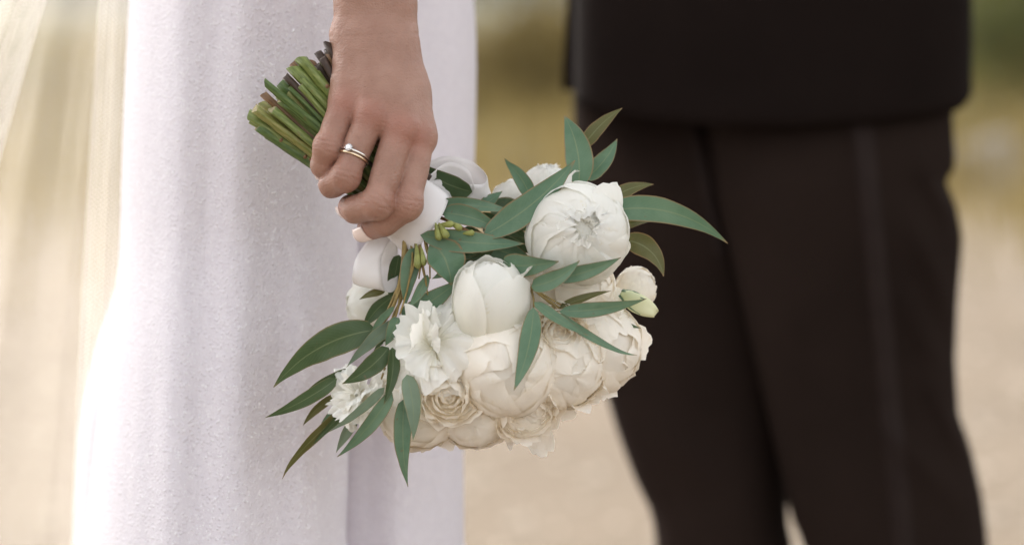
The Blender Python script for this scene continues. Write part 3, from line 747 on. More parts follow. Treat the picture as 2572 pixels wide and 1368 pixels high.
# --- cut stems
def stems():
    spec = [((639, 311), 'stem_deep', 10), ((634, 285), 'stem_green', 10), ((641, 268), 'stem_yellow', 11), ((658, 241), 'stem_brown', 9), ((677, 215), 'stem_deep', 9), ((708, 200), 'stem_deep', 11),
            ((718, 188), 'stem_dark', 8), ((735, 176), 'stem_green', 12), ((745, 164), 'stem_brown', 8), ((762, 147), 'stem_green', 12), ((793, 128), 'stem_dark', 10), ((812, 119), 'stem_dark', 10), ((829, 126), 'stem_dark', 11),
            ((650, 300), 'stem_green', 9), ((668, 258), 'stem_yellow', 10), ((690, 232), 'stem_green', 10), ((722, 214), 'stem_deep', 10), ((750, 190), 'stem_yellow', 9), ((780, 160), 'stem_deep', 9), ((805, 150), 'stem_green', 9), ((655, 330), 'stem_deep', 9), ((672, 342), 'stem_deep', 8), ((700, 250), 'stem_yellow', 8), ((684, 285), 'stem_green', 9), ((735, 230), 'stem_deep', 10), ((770, 190), 'stem_green', 9), ((790, 150), 'stem_brown', 8), ((820, 140), 'stem_dark', 9)]
    for q in range(22):
        g = q/21; spec.append(((636+194*g**.85+random.uniform(-4, 8), 300-176*g+random.uniform(-4, 10)), random.choice(('stem_green', 'stem_deep', 'stem_green', 'stem_yellow', 'stem_deep', 'stem_brown') if g < .78 else ('stem_dark', 'stem_brown', 'stem_dark')), random.uniform(5.5, 8.5)))
    n = len(spec)
    for i, ((x, y), m, r) in enumerate(spec):
        f = ((y-x*1.0)-(-700))/(311-639+700)          # 0 at the top of the fan, 1 at the bottom
        f = min(1.05, max(-0.05, f))
        back = 13 <= i < 28
        zc = (55+18*math.sin(i*2.1)) if back else (-22-34*math.sin(math.pi*f)+16*math.sin(i*2.7))
        wx, wy = 958-68*f, 372+104*f
        wz = zc*0.8+(20 if back else -12); x += random.uniform(-12, 12); y += random.uniform(-9, 9); wx += random.uniform(-16, 16); wy += random.uniform(-16, 16)
        p0 = P(x, y, zc); p1 = P(wx, wy, wz*0.9); p2 = P(wx+105-10*f, wy+95-20*f, wz+30)
        mid = (p0+p1)/2+RT*(random.uniform(-4, 4)*KPX)+UP*(random.uniform(-3, 5)*KPX)
        path = catmull([p0, mid, p1, p2], 6)
        ov = random.uniform(.75, 1.0); tp = random.uniform(.86, 1.12)
        V, F, UV = tube_data(path, [r*KPX*1.15*(tp+(1-tp)*q/6 if q < 6 else 1)*(1+.07*math.sin(q*1.7+i)) for q in range(len(path))], 12, True, random.uniform(.06, .2), 0, random.uniform(0, 6))
        tg = (path[1]-path[0]).normalized(); cutd = Vector((random.uniform(-1, 1), random.uniform(-1, 1), random.uniform(-1, 1)))*random.uniform(.2, 1.0)
        for q in range(12): V[q] = V[q]+tg*((V[q]-path[0]).dot(cutd)+random.uniform(-1.5, 1.5)*KPX)
        # node swellings
        nd = random.random()
        o = mk('stem', V, F, [m, 'stem_cut_dark' if m in ('stem_dark', 'stem_brown') else 'stem_cut'], bq, uv=UV)
        o.data.polygons[-2].material_index = 1; o.data.polygons[-2].use_smooth = False
        if i in (0, 1, 5, 7, 9):
            for q in range(2):
                k = path[3+q*3+i % 2]; sdv = Vector((random.uniform(-1, 1), -0.7, random.uniform(-.6, .6))).normalized(); V = []
                c = k+sdv*r*KPX*0.95
                for a in range(7):
                    for b_ in range(5): 
                        th = math.pi*b_/4; ph = 2*math.pi*a/7; d = Vector((math.sin(th)*math.cos(ph), math.sin(th)*math.sin(ph), math.cos(th)))
                        V.append(c+d*r*KPX*.62*(1+.5*noise.noise(d*2+Vector((i, q, 0)))))
                F = [(a*5+b_, ((a+1) % 7)*5+b_, ((a+1) % 7)*5+b_+1, a*5+b_+1) for a in range(7) for b_ in range(4)]
                mk('node_scar', V, F, 'stem_brown', o)
stems()

# --- ribbon: wrap and loops
def strip(name, pts, ws, parent, n=8, m='satin', nu=7, curl=0.0):
    C = catmull([P(*p) for p in pts], n); Wd = catmull([Vector(w) for w in ws], n); V = []; UV = []
    for i, (c, w) in enumerate(zip(C, Wd)):
        wv = (RT*w.x-UP*w.y+FW*w.z)*KPX
        nrm = wv.cross((C[min(i+1, len(C)-1)]-C[max(i-1, 0)])).normalized()
        for j in range(nu):
            u = -1+2*j/(nu-1); V.append(c+wv*u+nrm*(curl*KPX*(u*u-.5)+(1.6*math.sin(i*.5+u*3)+2.2*noise.noise(Vector((i*.25, u*2.2, len(C)))))*KPX)); UV.append((u*.1, i*0.05))
    o = mk(name, V, grid_faces(nu, len(C)), m, parent, uv=UV); md = o.modifiers.new('t', 'SOLIDIFY'); md.thickness = 0.0002; return o
def wrap():
    V = []; UV = []; nu, nv = 48, 16
    ax = Vector((0.74, 0.62, 0.30)).normalized(); s1 = Vector((-0.64, 0.77, 0)); s1 = (s1-ax*s1.dot(ax)).normalized(); s2 = ax.cross(s1)
    for i in range(nv):
        v = i/(nv-1); c = Vector((945, 455, -4)).lerp(Vector((1070, 564, -6)), v); r = 78+12*v
        for j in range(nu):
            a = 2*math.pi*j/nu
            rr = r*(1+0.03*math.sin(a*2+v*2)+.02*math.sin(a*5+v*5)); sh = 6*math.sin(a+1.0)
            p = c+s1*(math.cos(a)*rr)+s2*(math.sin(a)*rr*.92)+ax*sh*v
            V.append(P(p.x, p.y, p.z)); UV.append((v*.3, a))
    o = mk('ribbon', V, grid_faces(nu, nv, True), 'satin', bq, uv=UV); md = o.modifiers.new('t', 'SOLIDIFY'); md.thickness = 0.0006; return o
ribbon = wrap()
strip('ribbon_loop', [(962, 590, 10), (930, 640, -34), (922, 690, -46), (930, 722, -22), (962, 716, 22), (976, 670, 40), (984, 606, 24)], [(22, 4, 4), (30, 2, 10), (36, 4, 14), (38, 8, 12), (32, 8, 6), (24, 0, 4), (14, 2, 4)], ribbon)
strip('ribbon_loop', [(1040, 460, 60), (1110, 428, 80), (1180, 434, 84), (1224, 458, 72), (1220, 486, 58), (1180, 488, 54), (1120, 482, 50), (1070, 486, 46)], [(4, 30, 10), (2, 34, 8), (8, 34, 4), (10, 30, 8), (2, 26, 14), (4, 26, 10), (2, 32, 4), (0, 30, 0)], ribbon)
strip('ribbon_tail', [(1060, 470, 30), (1110, 440, 56), (1160, 452, 60), (1186, 486, 48)], [(-20, 30, 8), (-16, 32, 0), (-14, 26, 10), (-8, 14, 10)], ribbon)

# --- flowers
def frame(axis, roll=0.0):
    a = (RT*axis[0]+UP*axis[1]-FW*axis[2]).normalized()       # image right, image up, towards the camera
    q = a.to_track_quat('Z', 'Y'); return (q @ Matrix.Rotation(roll, 3, 'Z').to_quaternion()).to_matrix() if False else q.to_matrix() @ Matrix.Rotation(roll, 3, 'Z')
def petal(V0, Mx, parent, m, name='petal', nu=11, nv=12):
    V = []; al = []; UV = []
    for i in range(nv):
        v = i/(nv-1)
        for j in range(nu):
            u = -1+2*j/(nu-1); V.append(V0(u, v)); al.append(v); UV.append((u*.5+.5, v))
    W = [Mx(p) for p in V]
    return mk(name, W, grid_faces(nu, nv), m, parent, attrs={'along': al}, uv=UV)
def cup(R, az, hw, p1, flare=0.0, ruf=0.0, ez=1.0, sd_=0, p0=12, notch=0.0, spiral=0.05, rnd=16, fr=3.0):
    def f(u, v):
        ph = R_(p0)+(R_(p1)-R_(p0)-R_(rnd)*(u*u)*v)*v
        n1 = noise.noise(Vector((u*fr, v*2.2, sd_*3.7)))
        a = az+u*hw*(0.62+0.5*math.sin(math.pi*min(1, v*.85))**.8)*(1+.06*n1)
        ph -= notch*math.exp(-(u/.22)**2)*v**3
        r = R*(1+flare*v**5+ruf*n1*v*v+ruf*.5*noise.noise(Vector((u*fr*2.6, v*3, sd_*1.3)))*v**3+spiral*u+.05*noise.noise(Vector((u*1.5, v*1.9, sd_+9.)))+.012*noise.noise(Vector((u*5, v*4, sd_+3.))))
        return Vector((r*math.sin(ph)*math.cos(a), r*math.sin(ph)*math.sin(a), -r*math.cos(ph)*ez))
    return f
def fan(R, az, hw, tilt, ruf, sd_, z0=0.0, fr=6.0, curl=0.3):
    def f(u, v):
        ln = R*(1-.12*u*u+.12*noise.noise(Vector((u*fr*1.7, 2, sd_*2.1)))*v)
        th = R_(tilt)*(0.35+0.65*v)+curl*v*v
        a = az+u*hw*(.35+.65*v**.7)
        n1 = noise.noise(Vector((u*fr, v*1.6, sd_*3.1)))+.6*noise.noise(Vector((u*fr*2.2, v*2.6, sd_*5.)))
        r = ln*v*math.sin(th)+R*.05; zz = z0+ln*v*math.cos(th)
        off = ruf*R*(n1*v**1.4+.28*noise.noise(Vector((u*fr*7, v*5, sd_*7.)))*v**4)
        ln *= 1+.10*noise.noise(Vector((u*fr*6, 7, sd_)))*v**4
        r += off*math.cos(th); zz += off*math.sin(th)*.8+off*.3
        return Vector((r*math.cos(a), r*math.sin(a), zz))
    return f
def core(parent, name, c, Mt, r, ez, m, off=0.0):
    V = []; nu, nv = 16, 10
    for i in range(nv):
        for j in range(nu):
            th = math.pi*i/(nv-1); a = 2*math.pi*j/nu
            d = Vector((math.sin(th)*math.cos(a), math.sin(th)*math.sin(a), math.cos(th)*ez))
            V.append(c+Mt@(d*r*(1+.08*noise.noise(d*3))+Vector((0, 0, off))))
    return mk(name, V, grid_faces(nu, nv, True), m, parent, attrs={'along': [0.5]*len(V)}, uv=[(0, 0)]*len(V))
SEED = [0]
def flower(kind, px, py, dz, rad, axis, name, m='petal_white', ez=1.0, roll=0.0, label=None):
    SEED[0] += 1; s0 = SEED[0]*10; c = P(px, py, dz); R = rad*KPX; Mt = frame(axis, roll); T = lambda p: c+Mt@p
    rr = random.Random(SEED[0])
    if kind == 'bud':
        o = core(bq, name, c, Mt, R*.80, ez, m)
        for k, (n, Rk, p1, hw, fl) in enumerate(((3, .86, 172, 1.15, -.02), (4, .93, 160, 1.0, .0), (4, 1.0, 140, .95, .03))):
            for i in range(n): petal(cup(R*Rk, i*2*math.pi/n+k*.7+rr.uniform(-.2, .2), hw, p1+rr.uniform(-8, 6), fl, .035, ez, s0+k*5+i, 10, .12, .035, 22), T, o, m)
    elif kind == 'peony':
        o = core(bq, name, c, Mt, R*.86, ez, m, -R*.04)
        for k, (n, Rk, p1, hw, fl, rf) in enumerate(((5, 1.0, 122, .95, .0, .04), (5, .98, 142, .95, -.03, .05), (5, .96, 160, .95, -.03, .06), (5, .94, 170, 1.0, -.02, .09), (6, .92, 175, 1.1, .02, .14))):
            for i in range(n): petal(cup(R*Rk, i*2*math.pi/n+k*.5+rr.uniform(-.25, .25), hw*rr.uniform(.85, 1.2), p1+rr.uniform(-12, 6), fl, rf, ez, s0+k*9+i, 14, .20*rr.random(), .035, 20, 2.6 if k < 3 else 4.5), T, o, m, nu=13, nv=13)
        for i in range(12): petal(fan(R*rr.uniform(.88, 1.06), i*2.4, rr.uniform(.7, 1.1), rr.uniform(2, 20), .12, s0+90+i, 0, 3.0, rr.uniform(-.1, .2)), T, o, m, nu=13, nv=9)
    elif kind == 'globe':
        o = core(bq, name, c, Mt, R*.91, ez*.97, m)
        for k, (n, Rk, p1, hw, fl, rf) in enumerate(((4, .945, 170, 1.1, -.02, .05), (5, .965, 152, .95, -.01, .08), (5, .985, 130, .92, .02, .09), (5, 1.005, 108, .9, .035, .09))):
            for i in range(n): petal(cup(R*Rk, i*2*math.pi/n+k*.6+rr.uniform(-.3, .3), hw*rr.uniform(.85, 1.15), p1+rr.uniform(-14, 12), fl, rf, ez, s0+k*9+i, 12, .25*rr.random(), .03, 20), T, o, m)
    elif kind == 'rose':
        o = core(bq, name, c, Mt, R*.30, 1.0, m, -R*.25)
        for k, (n, Rk, p1, hw, fl) in enumerate(((5, 1.0, 102, .85, .12), (5, .87, 116, .85, .08), (4, .72, 128, .95, .05), (4, .57, 137, 1.0, .03), (3, .42, 144, 1.2, .02), (3, .27, 150, 1.3, .0), (2, .15, 156, 1.7, .0))):
            for i in range(n): petal(cup(R*Rk, i*2*math.pi/n+k*.75+rr.uniform(-.35, .35), hw*rr.uniform(.8, 1.15), p1+rr.uniform(-11, 9), fl, .17, 1.0, s0+k*7+i, 18, .15*rr.random(), .09, 16, 2.4), T, o, m, nu=11, nv=10)
    elif kind == 'frill':
        o = core(bq, name, c, Mt, R*.16, 1.2, m, R*.05)
        for k, (n, Rk, tl, rf) in enumerate(((4, 1.0, 84, .20), (5, .95, 64, .24), (5, .92, 44, .26), (5, .84, 28, .30), (5, .70, 14, .34))):
            for i in range(n): petal(fan(R*Rk*rr.uniform(.78, 1.14), i*2*math.pi/n+k*.65+rr.uniform(-.3, .3), rr.uniform(.7, 1.05), tl+rr.uniform(-16, 16), rf, s0+k*7+i, 0, rr.uniform(2.2, 3.4), rr.uniform(-.2, .6)), (lambda J_: (lambda p: c+Mt@(J_@p)))(Matrix.Rotation(rr.gauss(0, .42), 3, 'X') @ Matrix.Rotation(rr.gauss(0, .42), 3, 'Y')), o, m, nu=27, nv=14)
    if label: o['label'] = label
    return o
# hidden heart of the bouquet first, then the visible blooms
flower('globe', 1330, 760, 150, 130, (.1, .2, .9), 'peony', 'petal_cream')
flower('globe', 1200, 900, 130, 110, (-.2, 0, .9), 'peony', 'petal_cream')
flower('peony', 1372, 482, 230, 72, (.1, .9, .2), 'peony')
flower('globe', 1288, 500, 200, 54, (-.3, .8, .3), 'peony', 'petal_white')
flower('globe', 925, 762, 190, 62, (-.8, -.1, .3), 'peony', 'petal_white')
flower('globe', 1598, 722, 110, 54, (.75, .3, .4), 'peony', 'petal_cream')
flower('globe', 1492, 872, 20, 122, (.55, -.15, .75), 'peony', 'petal_cream', 1.0)
flower('rose', 1404, 832, -130, 66, (.15, -.05, 1), 'rose', 'petal_cream')
flower('globe', 1410, 915, -54, 112, (.25, -.25, .9), 'peony', 'petal_cream', .95, 1.0)
flower('globe', 1275, 920, -90, 130, (.05, -.2, 1), 'peony', 'petal_cream', .95, 2.0)
flower('globe', 1310, 1005, -6, 100, (.15, -.35, .9), 'peony', 'petal_cream')
flower('rose', 1318, 1030, -72, 90, (.2, -.45, .85), 'rose', 'petal_cream')
flower('globe', 1190, 1030, -22, 96, (0, -.35, .9), 'peony', 'petal_cream', .9, .7)
flower('globe', 1050, 1022, -12, 106, (-.3, -.25, .9), 'peony', 'petal_cream', .9, 1.7)
flower('rose', 1124, 994, -122, 76, (.05, -.2, 1), 'rose', 'petal_cream')
flower('frill', 925, 1000, 10, 104, (-.75, .30, .50), 'lisianthus', 'petal_white')
flower('frill', 1096, 880, -66, 138, (-.50, .42, .70), 'lisianthus', 'petal_white', label='large ruffled white bloom with ragged petal edges')
flower('bud', 1470, 728, 10, 74, (.4, .2, .9), 'peony', 'petal_cream', 1.1)
flower('peony', 1452, 590, -50, 128, (.10, .12, 1), 'peony', 'petal_white', 1.0, .4, label='large open white peony with a crumpled heart')
flower('bud', 1234, 756, -112, 96, (.06, .95, .32), 'peony', 'petal_white', 1.26, .5, label='closed egg shaped white peony bud')
# the loose petals that stand up from the big blooms
pA = [o for o in bq.children if o.get('label', '').startswith('large open')][0]
pB = [o for o in bq.children if o.get('label', '').startswith('closed egg')][0]
def loose(parent, c, axis, R, az, hw, p1, fl, rf, sd_, m='petal_white', ez=1.0):
    cc = P(*c); Mt = frame(axis); petal(cup(R*KPX, az, hw, p1, fl, rf, ez, sd_, 14, .1), lambda p: cc+Mt@p, parent, m)
loose(pA, (1480, 506, -30), (.12, 1, .2), 78, -1.6, .75, 138, .1, .14, 301)
loose(pA, (1486, 500, 10), (.2, 1, .1), 76, 1.4, 1.0, 142, .1, .14, 305)
loose(pA, (1410, 520, -20), (-.2, .9, .5), 58, -1.8, .9, 120, .25, .15, 302)
loose(pA, (1500, 690, -40), (.2, -.1, .9), 95, -1.4, .8, 100, .15, .12, 307)
loose(pB, (1276, 664, -140), (.55, .75, .35), 48, -1.1, .8, 128, .25, .18, 303)
loose(pB, (1205, 668, -110), (-.5, .8, .3), 34, -1.5, 1.0, 125, .2, .15, 304)
# ruffled petals that fill the seams between the lower blooms
low = [o for o in bq.children if o.name.split('.')[0] in ('peony', 'rose')]
for k, (x, y, z, ax_, ay_) in enumerate(((1200, 968, -96, -.1, -.4), (1345, 968, -96, .1, -.5), (1452, 962, -66, .3, -.5), (1246, 1066, -30, 0, -.8), (1130, 1070, -20, -.1, -.8), (990, 1030, -40, -.5, -.5), (1386, 1005, -40, .3, -.7), (1530, 935, -20, .6, -.5), (1565, 840, -10, .8, -.1), (1492, 800, -60, .4, .1), (1350, 866, -110, .1, 0), (1206, 880, -110, -.2, .1), (1310, 1090, 0, .1, -.9), (1060, 1080, 0, -.2, -.9), (1440, 880, -120, .2, -.2))):
    pos = P(x, y, z); par = min(low, key=lambda o: (WL[o]-pos).length)
    for q in range(3): loose(par, (x+random.uniform(-16, 16), y+random.uniform(-12, 12), z+random.uniform(-6, 14)), (ax_+random.uniform(-.3, .3), ay_+random.uniform(-.3, .3), .8), random.uniform(44, 66), q*2.1+k, random.uniform(.7, 1.0), random.uniform(100, 135), random.uniform(.1, .3), .26, 400+k*5+q, 'petal_cream')
# small closed greenish bud at the right
def twist_bud():
    a, b_ = P(1560, 735, 10), P(1645, 786, -6); d = (b_-a).normalized(); s1 = d.orthogonal().normalized(); s2 = d.cross(s1); V = []; nu, nv = 20, 16; al = []
    for i in range(nv):
        v = i/(nv-1); r = KPX*interp([(0, 8), (.2, 20), (.5, 25), (.75, 21), (.92, 15), (1, 11)], v)
        for j in range(nu):
            q = 2*math.pi*j/nu; rr = r*(1+.16*math.cos(3*q+v*4)+.1*v*noise.noise(Vector((q, v*3, 2))))
            V.append(a+d*((b_-a).length*v+KPX*5*v*math.cos(2*q))+s1*math.cos(q)*rr+s2*math.sin(q)*rr); al.append(v)
    o = mk('flower_bud', V, grid_faces(nu, nv, True)+[tuple(range(nu)), tuple(range(nu*(nv-1), nu*nv))], 'petal_green', bq, attrs={'along': al}, uv=[(x, x) for x in al])
    o['label'] = 'slim closed greenish flower bud'
    for k in range(4):
        c0 = a+s1*math.cos(k*1.6)*KPX*10+s2*math.sin(k*1.6)*KPX*10; e = c0+d*KPX*(55+8*k)+s1*math.cos(k*1.6)*KPX*16+s2*math.sin(k*1.6)*KPX*20
        v, f, uv = tube_data(catmull([c0, (c0+e)/2+s1*math.cos(k*1.6)*KPX*6, e], 4), [3.2*KPX*(1-i/12) for i in range(9)], 5); mk('sepal', v, f, 'leaf_blue', o, attrs={'across': [.5]*len(v), 'along': [.5]*len(v)})
twist_bud()

# --- eucalyptus
def leaf(parent, base, tip, w, bend=0.0, roll=0.0, m='leaf_blue', arch=0.0, fold=0.16, wide=0.45, hook=0.0):
    A, B = P(*base), P(*tip); d = B-A; ln = d.length; T0 = d.normalized(); toC = (CP-(A+B)/2).normalized()
    N0 = (toC-T0*toC.dot(T0)).normalized(); S0 = T0.cross(N0)             # sideways in the picture
    ctl = (A+B)/2-S0*(bend*KPX*2)+N0*(arch*KPX*2)
    V = []; ac = []; al = []; nu, nv = 7, 17; sdn = random.uniform(0, 90); tws = random.uniform(-60, 60); w *= random.uniform(.84, .98); fold *= random.uniform(.6, 2.2); bend += random.uniform(-.05, .05)*ln/KPX; arch += random.uniform(-.02, .07)*ln/KPX
    for i in range(nv):
        v = i/(nv-1); c = A*(1-v)**2+ctl*2*v*(1-v)+B*v*v
        if hook: c -= S0*(hook*KPX*max(0, v-.8)**2*25)
        tg = ((ctl-A)*(1-v)+(B-ctl)*v).normalized()
        tw = R_(roll+tws*(v-.4))
        N = (N0-tg*N0.dot(tg)).normalized(); S = tg.cross(N); S, N = S*math.cos(tw)+N*math.sin(tw), N*math.cos(tw)-S*math.sin(tw)
        p = wide; q = (v**p*(1-v)**(1.0))/((p/(1+p))**p*(1/(1+p))**1.0)
        hw = w*.5*KPX*max(0.03, q**1.0)
        for j in range(nu):
            u = -1+2*j/(nu-1)
            V.append(c+S*(hw*u*(1+.04*noise.noise(Vector((v*7, u, sdn)))))+N*(fold*hw*(abs(u)**1.3)+hw*.22*abs(u)*noise.noise(Vector((v*6, sdn, u*.6)))+hw*.10*noise.noise(Vector((v*4, u*1.5, sdn)))))
            ac.append(u); al.append(v)
    return mk('leaf', V, grid_faces(nu, nv), m, parent, org=A, attrs={'across': ac, 'along': al})
def branch(paths, m='twig'):
    V = []; F = []; UV = []
    for pts, r0, r1 in paths:
        pa = catmull([P(*p) for p in pts], 5); v, f, uv = tube_data(pa, [(r0+(r1-r0)*i/(len(pa)-1))*KPX for i in range(len(pa))], 6, True, .06, len(V)); V += v; F += f; UV += uv
    return mk('eucalyptus_branch', V, F, m, bq, uv=UV)
def pod(parent, base, tip, r):
    A, B = P(*base), P(*tip); d = (B-A); s1 = d.normalized().orthogonal().normalized(); s2 = d.normalized().cross(s1); V = []; nu, nv = 10, 10
    for i in range(nv):
        v = i/(nv-1); rad = r*KPX*interp([(0, .2), (.2, .5), (.55, .85), (.78, 1.0), (.9, .86), (.96, .5), (1, .12)], v)
        for j in range(nu):
            a = 2*math.pi*j/nu; V.append(A+d*v+s1*math.cos(a)*rad*(1+.1*math.cos(4*a))+s2*math.sin(a)*rad)
    mk('seed_pod', V, grid_faces(nu, nv, True)+[tuple(range(nu)), tuple(range(nu*(nv-1), nu*nv))], 'pod', parent)
BL, DK, OL, PA = 'leaf_blue', 'leaf_dark', 'leaf_olive', 'leaf_pale'
# long branch that falls to the lower left
b1 = branch([([(1018, 560, -30), (1014, 640, -62), (1006, 700, -64), (985, 775, -58), (940, 832, -50), (900, 852, -46)], 7, 3), ([(1030, 570, -20), (1026, 660, -50), (1012, 740, -50), (985, 800, -44), (975, 870, -40)], 5, 2.5),
             ([(1000, 720, -60), (962, 800, -54), (905, 870, -50)], 4, 2), ([(1012, 690, -60), (1000, 770, -56), (985, 820, -60)], 4, 2), ([(975, 860, -42), (965, 930, -40), (930, 1010, -30)], 3, 2), ([(985, 800, -44), (1000, 900, -50), (1015, 960, -60)], 3, 2)], 'twig')
leaf(b1, (945, 828, -48), (687, 972, -70), 92, -30, 10, DK, 6, .10)
leaf(b1, (846, 950, -20), (666, 1048, -30), 42, 8, 15, DK, 8)
leaf(b1, (842, 990, 60), (761, 1068, 80), 26, -6, 20, OL, 6)
leaf(b1, (890, 1012, 20), (703, 1197, 20), 38, -10, 30, OL, -8, .12, .7, 8)
leaf(b1, (872, 1010, 50), (796, 1090, 55), 32, -4, 10, BL, 5)
leaf(b1, (966, 972, -118), (824, 1085, -90), 32, 6, 30, PA, 8)
leaf(b1, (985, 985, -125), (846, 1147, -80), 42, 10, 12, BL, 10)
leaf(b1, (895, 1050, 40), (844, 1136, 50), 32, -4, 20, PA, 4)
leaf(b1, (976, 872, -100), (860, 963, -115), 54, 10, 12, DK, 10)
leaf(b1, (985, 872, -110), (964, 1014, -130), 40, 10, 20, 'leaf_dark', 8)
leaf(b1, (1000, 806, -66), (870, 922, -64), 42, -8, 25, PA, 6)
leaf(b1, (1002, 798, -78), (968, 868, -84), 48, -0, 20, BL, 6)
leaf(b1, (990, 742, 30), (912, 826, 36), 44, -8, 20, DK, 4)
leaf(b1, (1002, 640, 40), (978, 760, 46), 46, -0, 20, DK, 4)
leaf(b1, (968, 730, 10), (902, 752, -8), 22, -4, 10, OL, 4)
leaf(b1, (1000, 820, -40), (935, 890, -50), 20, -6, 40, DK, 6)
leaf(b1, (930, 985, 30), (782, 1120, 30), 30, -6, 20, DK, 4)
leaf(b1, (960, 1000, 0), (880, 1120, 10), 34, 6, 10, BL, 4)
leaf(b1, (900, 930, 20), (740, 1010, 40), 40, -8, 20, DK, 4)
leaf(b1, (990, 770, -70), (930, 850, -70), 24, -8, 30, BL, 4)
leaf(b1, (1022, 940, -150), (1037, 1106, -150), 50, 8, 8, PA, 8)
leaf(b1, (1016, 1000, -130), (1025, 1222, -110), 54, -8, -10, BL, 8)
# branch over the throat with rounded leaves
b2 = branch([([(1028, 590, -40), (1036, 650, -74), (1022, 730, -74), (1004, 790, -64)], 3.5, 2), ([(1046, 588, -44), (1058, 640, -84), (1052, 700, -84)], 3, 1.8), ([(1066, 584, -44), (1078, 650, -80), (1080, 700, -84)], 3, 1.8), ([(1020, 592, -30), (1022, 670, -66), (990, 760, -66), (950, 822, -56)], 4, 2.2), ([(1052, 570, -40), (1056, 640, -80), (1068, 700, -84), (1074, 740, -70)], 5, 2), ([(1062, 570, -40), (1072, 630, -76), (1086, 660, -84)], 4, 2), ([(1040, 575, -40), (1044, 640, -80), (1030, 700, -80)], 4, 2), ([(1075, 570, -36), (1088, 620, -70), (1110, 650, -84)], 3.5, 1.5)])
leaf(b2, (1082, 606, -76), (1132, 716, -92), 104, 14, 10, BL, 12, .2, .9)
leaf(b2, (1160, 640, -60), (1085, 700, -78), 40, 6, 20, BL, 8)
leaf(b2, (1010, 800, -30), (1158, 700, -66), 66, -4, -12, BL, 10)
leaf(b2, (1044, 622, -66), (1018, 770, -62), 52, -6, 10, BL, 8)
leaf(b2, (1074, 690, -80), (1026, 772, -74), 34, 4, 20, BL, 8)
leaf(b2, (1140, 700, -10), (1240, 628, -20), 50, 0, 10, DK, 4)
leaf(b2, (1120, 760, 60), (1150, 840, 70), 60, 0, 10, DK, 4)
for a, b_, r in (((1046, 612, -86), (1050, 676, -96), 10), ((1058, 620, -88), (1066, 668, -98), 8)): pod(b2, a, b_, r)
# branch towards the big peony
b3 = branch([([(1085, 540, -10), (1130, 556, -56), (1190, 586, -70), (1225, 590, -72)], 5, 2), ([(1085, 530, 0), (1140, 545, -40), (1185, 560, -50)], 4, 2), ([(1080, 555, -30), (1098, 572, -72), (1112, 572, -84)], 4, 2), ([(1090, 520, 20), (1150, 525, 0)], 4, 2)], 'twig_red')
leaf(b3, (1214, 592, -76), (1444, 403, -60), 74, -16, 6, BL, 8, .14, .55)
leaf(b3, (1100, 512, -30), (1296, 534, -30), 42, 6, 10, BL, 8)
leaf(b3, (1112, 534, -48), (1262, 582, -56), 54, 10, 12, BL, 8)
leaf(b3, (1056, 590, -80), (1318, 612, -78), 60, -8, 6, BL, 10, .14, .6)
leaf(b3, (1195, 545, 10), (1320, 600, 10), 46, 4, 10, DK, 4)
leaf(b3, (1210, 560, 40), (1360, 640, 60), 80, 4, 10, DK, 4)
leaf(b3, (1200, 610, 40), (1350, 670, 60), 80, 4, -10, BL, 4)
leaf(b3, (1230, 520, 90), (1380, 580, 120), 80, 4, 10, DK, 4)
leaf(b3, (1150, 580, 60), (1260, 690, 80), 80, 4, -10, DK, 4)
leaf(b3, (1100, 600, -20), (1230, 660, -20), 60, 4, 0, DK, 4)
for a, b_, r in (((1094, 560, -92), (1104, 604, -112), 10), ((1102, 560, -94), (1124, 598, -116), 10.5), ((1098, 566, -92), (1140, 562, -108), 9.5), ((1128, 556, -88), (1160, 576, -104), 9), ((1160, 586, -90), (1192, 584, -96), 8)): pod(b3, a, b_, r)
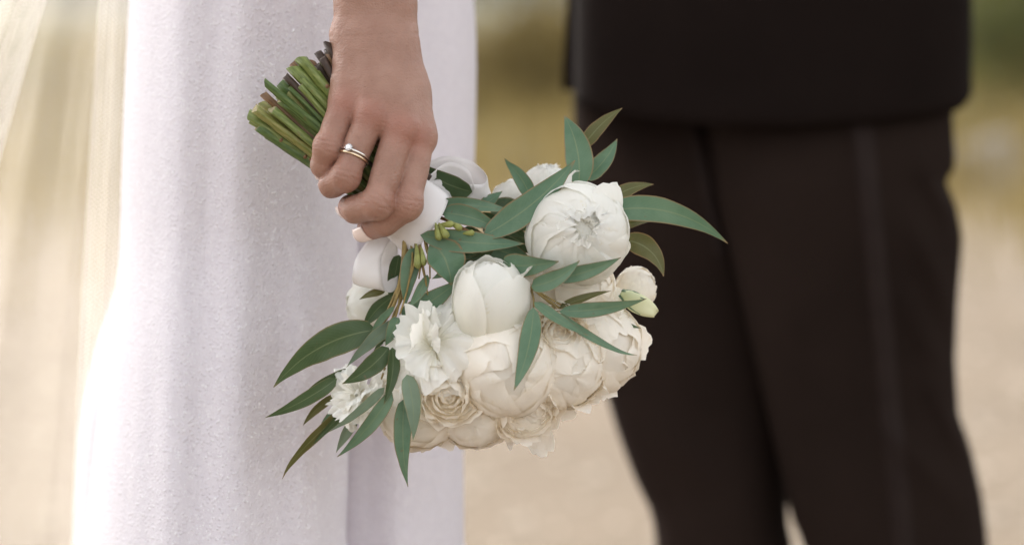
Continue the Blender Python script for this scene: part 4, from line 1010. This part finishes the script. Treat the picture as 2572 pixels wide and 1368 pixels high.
# leaves that stand up behind
b4 = branch([([(1090, 520, 60), (1200, 520, 120), (1330, 500, 140), (1450, 450, 120), (1470, 400, 110)], 5, 2.5), ([(1205, 518, 70), (1196, 498, 62), (1183, 479, 50)], 3.5, 2), ([(1300, 505, 130), (1330, 496, 120)], 3, 2)], 'twig_red')
leaf(b4, (1452, 470, 40), (1417, 290, 50), 80, -16, -10, BL, 8, .14, .6)
leaf(b4, (1462, 372, 110), (1563, 272, 120), 46, 8, 20, OL, 6)
leaf(b4, (1470, 450, 80), (1550, 349, 90), 54, -8, 10, BL, 4)
leaf(b4, (1333, 498, 40), (1262, 400, 40), 42, -10, 10, BL, 6, .14, .45, -6)
leaf(b4, (1186, 482, 44), (1040, 404, 60), 62, 12, 16, DK, 6)
leaf(b4, (1205, 524, 60), (1262, 480, 70), 38, 0, 10, BL, 4)
# leaves on the right
b5 = branch([([(1400, 600, 130), (1500, 530, 60), (1540, 515, 30)], 4, 2), ([(1480, 560, 90), (1570, 600, 90), (1590, 605, 80)], 3.5, 2)])
leaf(b5, (1520, 532, 0), (1828, 611, -30), 72, 40, -6, BL, 6, .10, .45)
leaf(b5, (1520, 512, 60), (1642, 463, 70), 46, 12, 20, OL, 4)
leaf(b5, (1560, 570, 70), (1640, 556, 80), 26, 4, 20, OL, 4)
leaf(b5, (1568, 602, 30), (1667, 694, 20), 66, 24, 10, OL, 6)
# spray across the front
b6 = branch([([(1290, 660, -60), (1320, 705, -110), (1350, 735, -124), (1412, 778, -124)], 4, 2.5), ([(1330, 712, -116), (1340, 750, -120), (1340, 778, -122)], 3, 2), ([(1350, 735, -124), (1380, 760, -122), (1410, 790, -118)], 3, 2), ([(1345, 728, -120), (1420, 772, -128)], 2.5, 2)])
leaf(b6, (1262, 664, -96), (1404, 656, -180), 70, -6, -6, BL, 8)
leaf(b6, (1335, 718, -150), (1456, 654, -200), 54, -12, 12, BL, 10, .2)
leaf(b6, (1400, 700, -160), (1560, 646, -186), 44, -6, 0, BL, 8)
leaf(b6, (1412, 706, -60), (1500, 696, -70), 30, 4, 10, PA, 4)
leaf(b6, (1405, 782, -160), (1624, 750, -140), 44, -8, -4, BL, 8)
leaf(b6, (1406, 772, -128), (1536, 730, -136), 24, 4, 20, OL, 6)
leaf(b6, (1340, 772, -170), (1291, 980, -240), 60, 10, -8, BL, 12, .14, .6)
leaf(b6, (1342, 758, -160), (1476, 842, -190), 34, -4, 20, BL, 8)
leaf(b6, (1398, 784, -170), (1598, 897, -150), 26, -12, 20, BL, 8, .2, .5, 6)
leaf(b6, (1510, 786, -20), (1610, 824, -24), 22, -4, 30, DK, 4)
